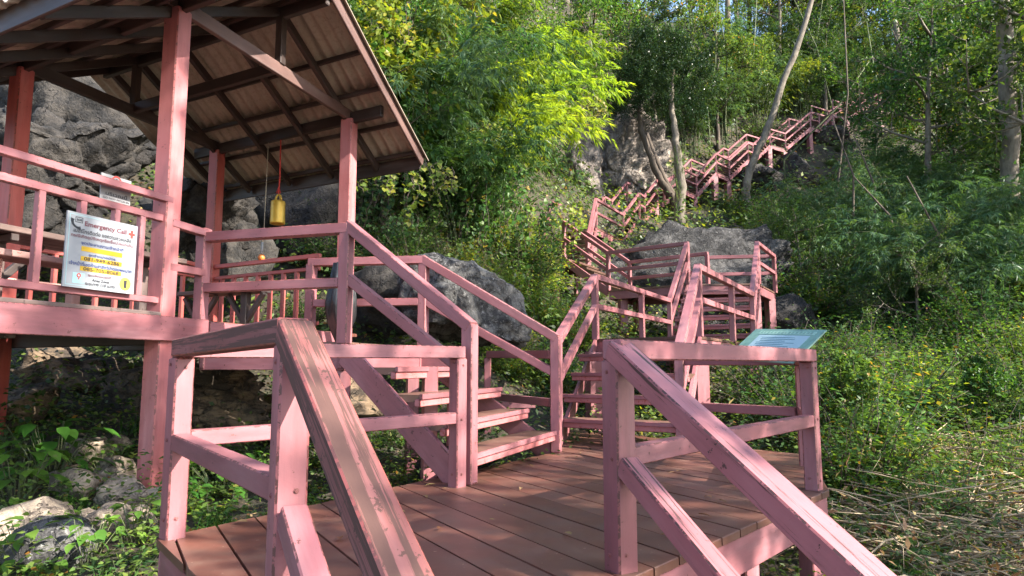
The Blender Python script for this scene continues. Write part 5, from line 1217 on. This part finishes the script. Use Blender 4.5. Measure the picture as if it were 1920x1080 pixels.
for s in (-1, 1):
    pts = [V((bp.x, bp.y, b1)) + uv * (.06 * math.cos(a)) * 1.0 + V((0, 0, .085 * math.sin(a))) for a in [math.pi * k / 10 for k in range(11)]]
    if s == 1: tube_obj('bell_crown', pts, [.011] * 11, GOLD, bell, 7)
    else: tube_obj('bell_crown', [V((bp.x, bp.y, b1)) + ev * (.045 * math.cos(a)) + V((0, 0, .08 * math.sin(a))) for a in [math.pi * k / 10 for k in range(11)]], [.01] * 11, GOLD, bell, 7)
tube_obj('cord', [V((bp.x, bp.y, b1 + .08)), V((bp.x + .01, bp.y, b1 + .35)), V((bp.x, bp.y, 4.15))], [.012, .01, .01], REDC, bell, 6)
for k in range(4): tube_obj('tassel', [V((bp.x, bp.y, b1 + .2)), V((bp.x + .03 * math.cos(k * 1.6), bp.y + .03 * math.sin(k * 1.6), b1 + .1))], [.008, .005], REDC, bell, 5)
sp = on_plate(503); z0_ = CZ + sp.y * tz(483)
st = thing('striker_cord', 'thin pale cord with an orange ball hanging beside the bell', 'cord', (sp.x, sp.y, z0_))
tube_obj('cord', [V((sp.x - .03, sp.y, z0_)), V((sp.x - .01, sp.y, z0_ + .4)), V((sp.x, sp.y, 4.1))], [.012, .006, .006], CORD, st, 6)
tube_obj('tape', [V((sp.x - .03, sp.y, z0_ + .04)), V((sp.x - .026, sp.y, z0_ + .22))], [.018, .016], WHITE, st, 7)
lathe('ball', [(.001, -.05), (.035, -.038), (.05, 0), (.035, .038), (.001, .05)], V((sp.x - .03, sp.y, z0_)), ORNG, st, 16)
# black refuse bag hung on the landing post
BAG, tb_, bb_, _ = new_mat('black_plastic'); bb_.inputs['Base Color'].default_value = (.018, .018, .02, 1); bb_.inputs['Roughness'].default_value = .32
bump(tb_, noise(tb_, coords(tb_, (1, 1, .35)), 9, 4, .6), bb_, .9, .03)
q = at(640, 560, 7.55); zt, zb = CZ + 7.55 * tz(493), LZ + .02
vs, fs_ = [], []; nA, nB = 40, 22; rb_ = random.Random(9)
for j in range(nB + 1):
    t = j / nB; z = zb + (zt - zb) * t; base_r = .02 + .185 * (math.sin(min(1, (t + .04) * 1.35) * math.pi / 2)) * (1 - max(0, t - .30) * .95)
    for k in range(nA):
        a = 2 * math.pi * k / nA; f = 1 + (.05 + .16 * t) * math.sin(a * 7 + 3 * t) + .05 * math.sin(a * 13 - 5 * t) + .08 * mnoise.noise(V((math.cos(a) * 1.5, math.sin(a) * 1.5, t * 5)))
        vs.append((base_r * f * math.cos(a), base_r * f * .8 * math.sin(a), z - zb))
for j in range(nB):
    for k in range(nA): fs_.append((j * nA + k, j * nA + (k + 1) % nA, (j + 1) * nA + (k + 1) % nA, (j + 1) * nA + k))
fs_.append(tuple(range(nA - 1, -1, -1)))
tag(link('refuse_bag', mesh('refuse_bag', vs, fs_, True), BAG, None, Matrix.Translation((q.x, q.y, zb))), 'black plastic refuse bag tied to the landing post', 'bag')
# tilted green information board
GRN = simple('board_green', (.22, .40, .33), .5, 0, .25, 30, 0); PALEB = flat_mat('board_pale_blue', (.36, .50, .54)); TEAL = flat_mat('board_text', (.06, .16, .2))
bl, br, tl = V((1.928, 6.222, .955)), V((2.232, 5.461, .906)), V((2.264, 6.339, 1.226))
X_ = br - bl; Wd = X_.length; X_.normalize(); Yv = tl - bl; Yv -= X_ * Yv.dot(X_); Hd = Yv.length; Yv.normalize(); Nn = X_.cross(Yv).normalized()
M = Matrix(((X_.x, Yv.x, Nn.x, bl.x), (X_.y, Yv.y, Nn.y, bl.y), (X_.z, Yv.z, Nn.z, bl.z), (0, 0, 0, 1)))
ib = thing('information_board', 'tilted green and pale blue information board behind the deck railing', 'sign', (bl.x + .3, bl.y + .2, 0))
box_on('board', M, 0, Wd, 0, Hd, -.012, 0, GRN, ib)
box_on('text_panel', M, Wd * .16, Wd * .88, Hd * .16, Hd * .80, 0, .002, PALEB, ib); box_on('title_panel', M, Wd * .12, Wd * .92, Hd * .83, Hd * .93, 0, .002, flat_mat('board_mint', (.28, .46, .38)), ib)
rl = random.Random(3)
for k in range(9):
    y = Hd * (.72 - k * .055); x0 = Wd * (.22 + rl.uniform(0, .05)); box_on('text_row', M, x0, x0 + Wd * rl.uniform(.35, .58), y, y + Hd * .012, .002, .003, TEAL, ib)
for k in range(15):
    x = Wd * (.15 + .05 * k); box_on('title_mark', M, x, x + Wd * rl.uniform(.015, .035), Hd * (.85 + rl.uniform(0, .02)), Hd * (.90 + rl.uniform(0, .02)), .002, .003, GRN, ib)
for k in range(6):
    disc_on('ornament', M, Wd * (.1 + .16 * k), Hd * .08, Wd * .035, 0, .002, flat_mat('board_dark_green', (.03, .18, .10)) if k == 0 else bpy.data.materials['board_dark_green'], ib, inner=Wd * .024)
for fx in (.25, .75):
    p_ = M @ V((Wd * fx, Hd * .5, -.03)); q_ = CP_.lerp(EP, .9 - fx * .75); beam('stand_arm', p_, V((q_.x, q_.y, .93)), .05, .05, PINK, ib)
beam('stand_arm', M @ V((Wd * .5, Hd * .15, -.035)), M @ V((Wd * .5, Hd * .9, -.035)), .06, .04, PINK, ib, up=Nn)
# (end)
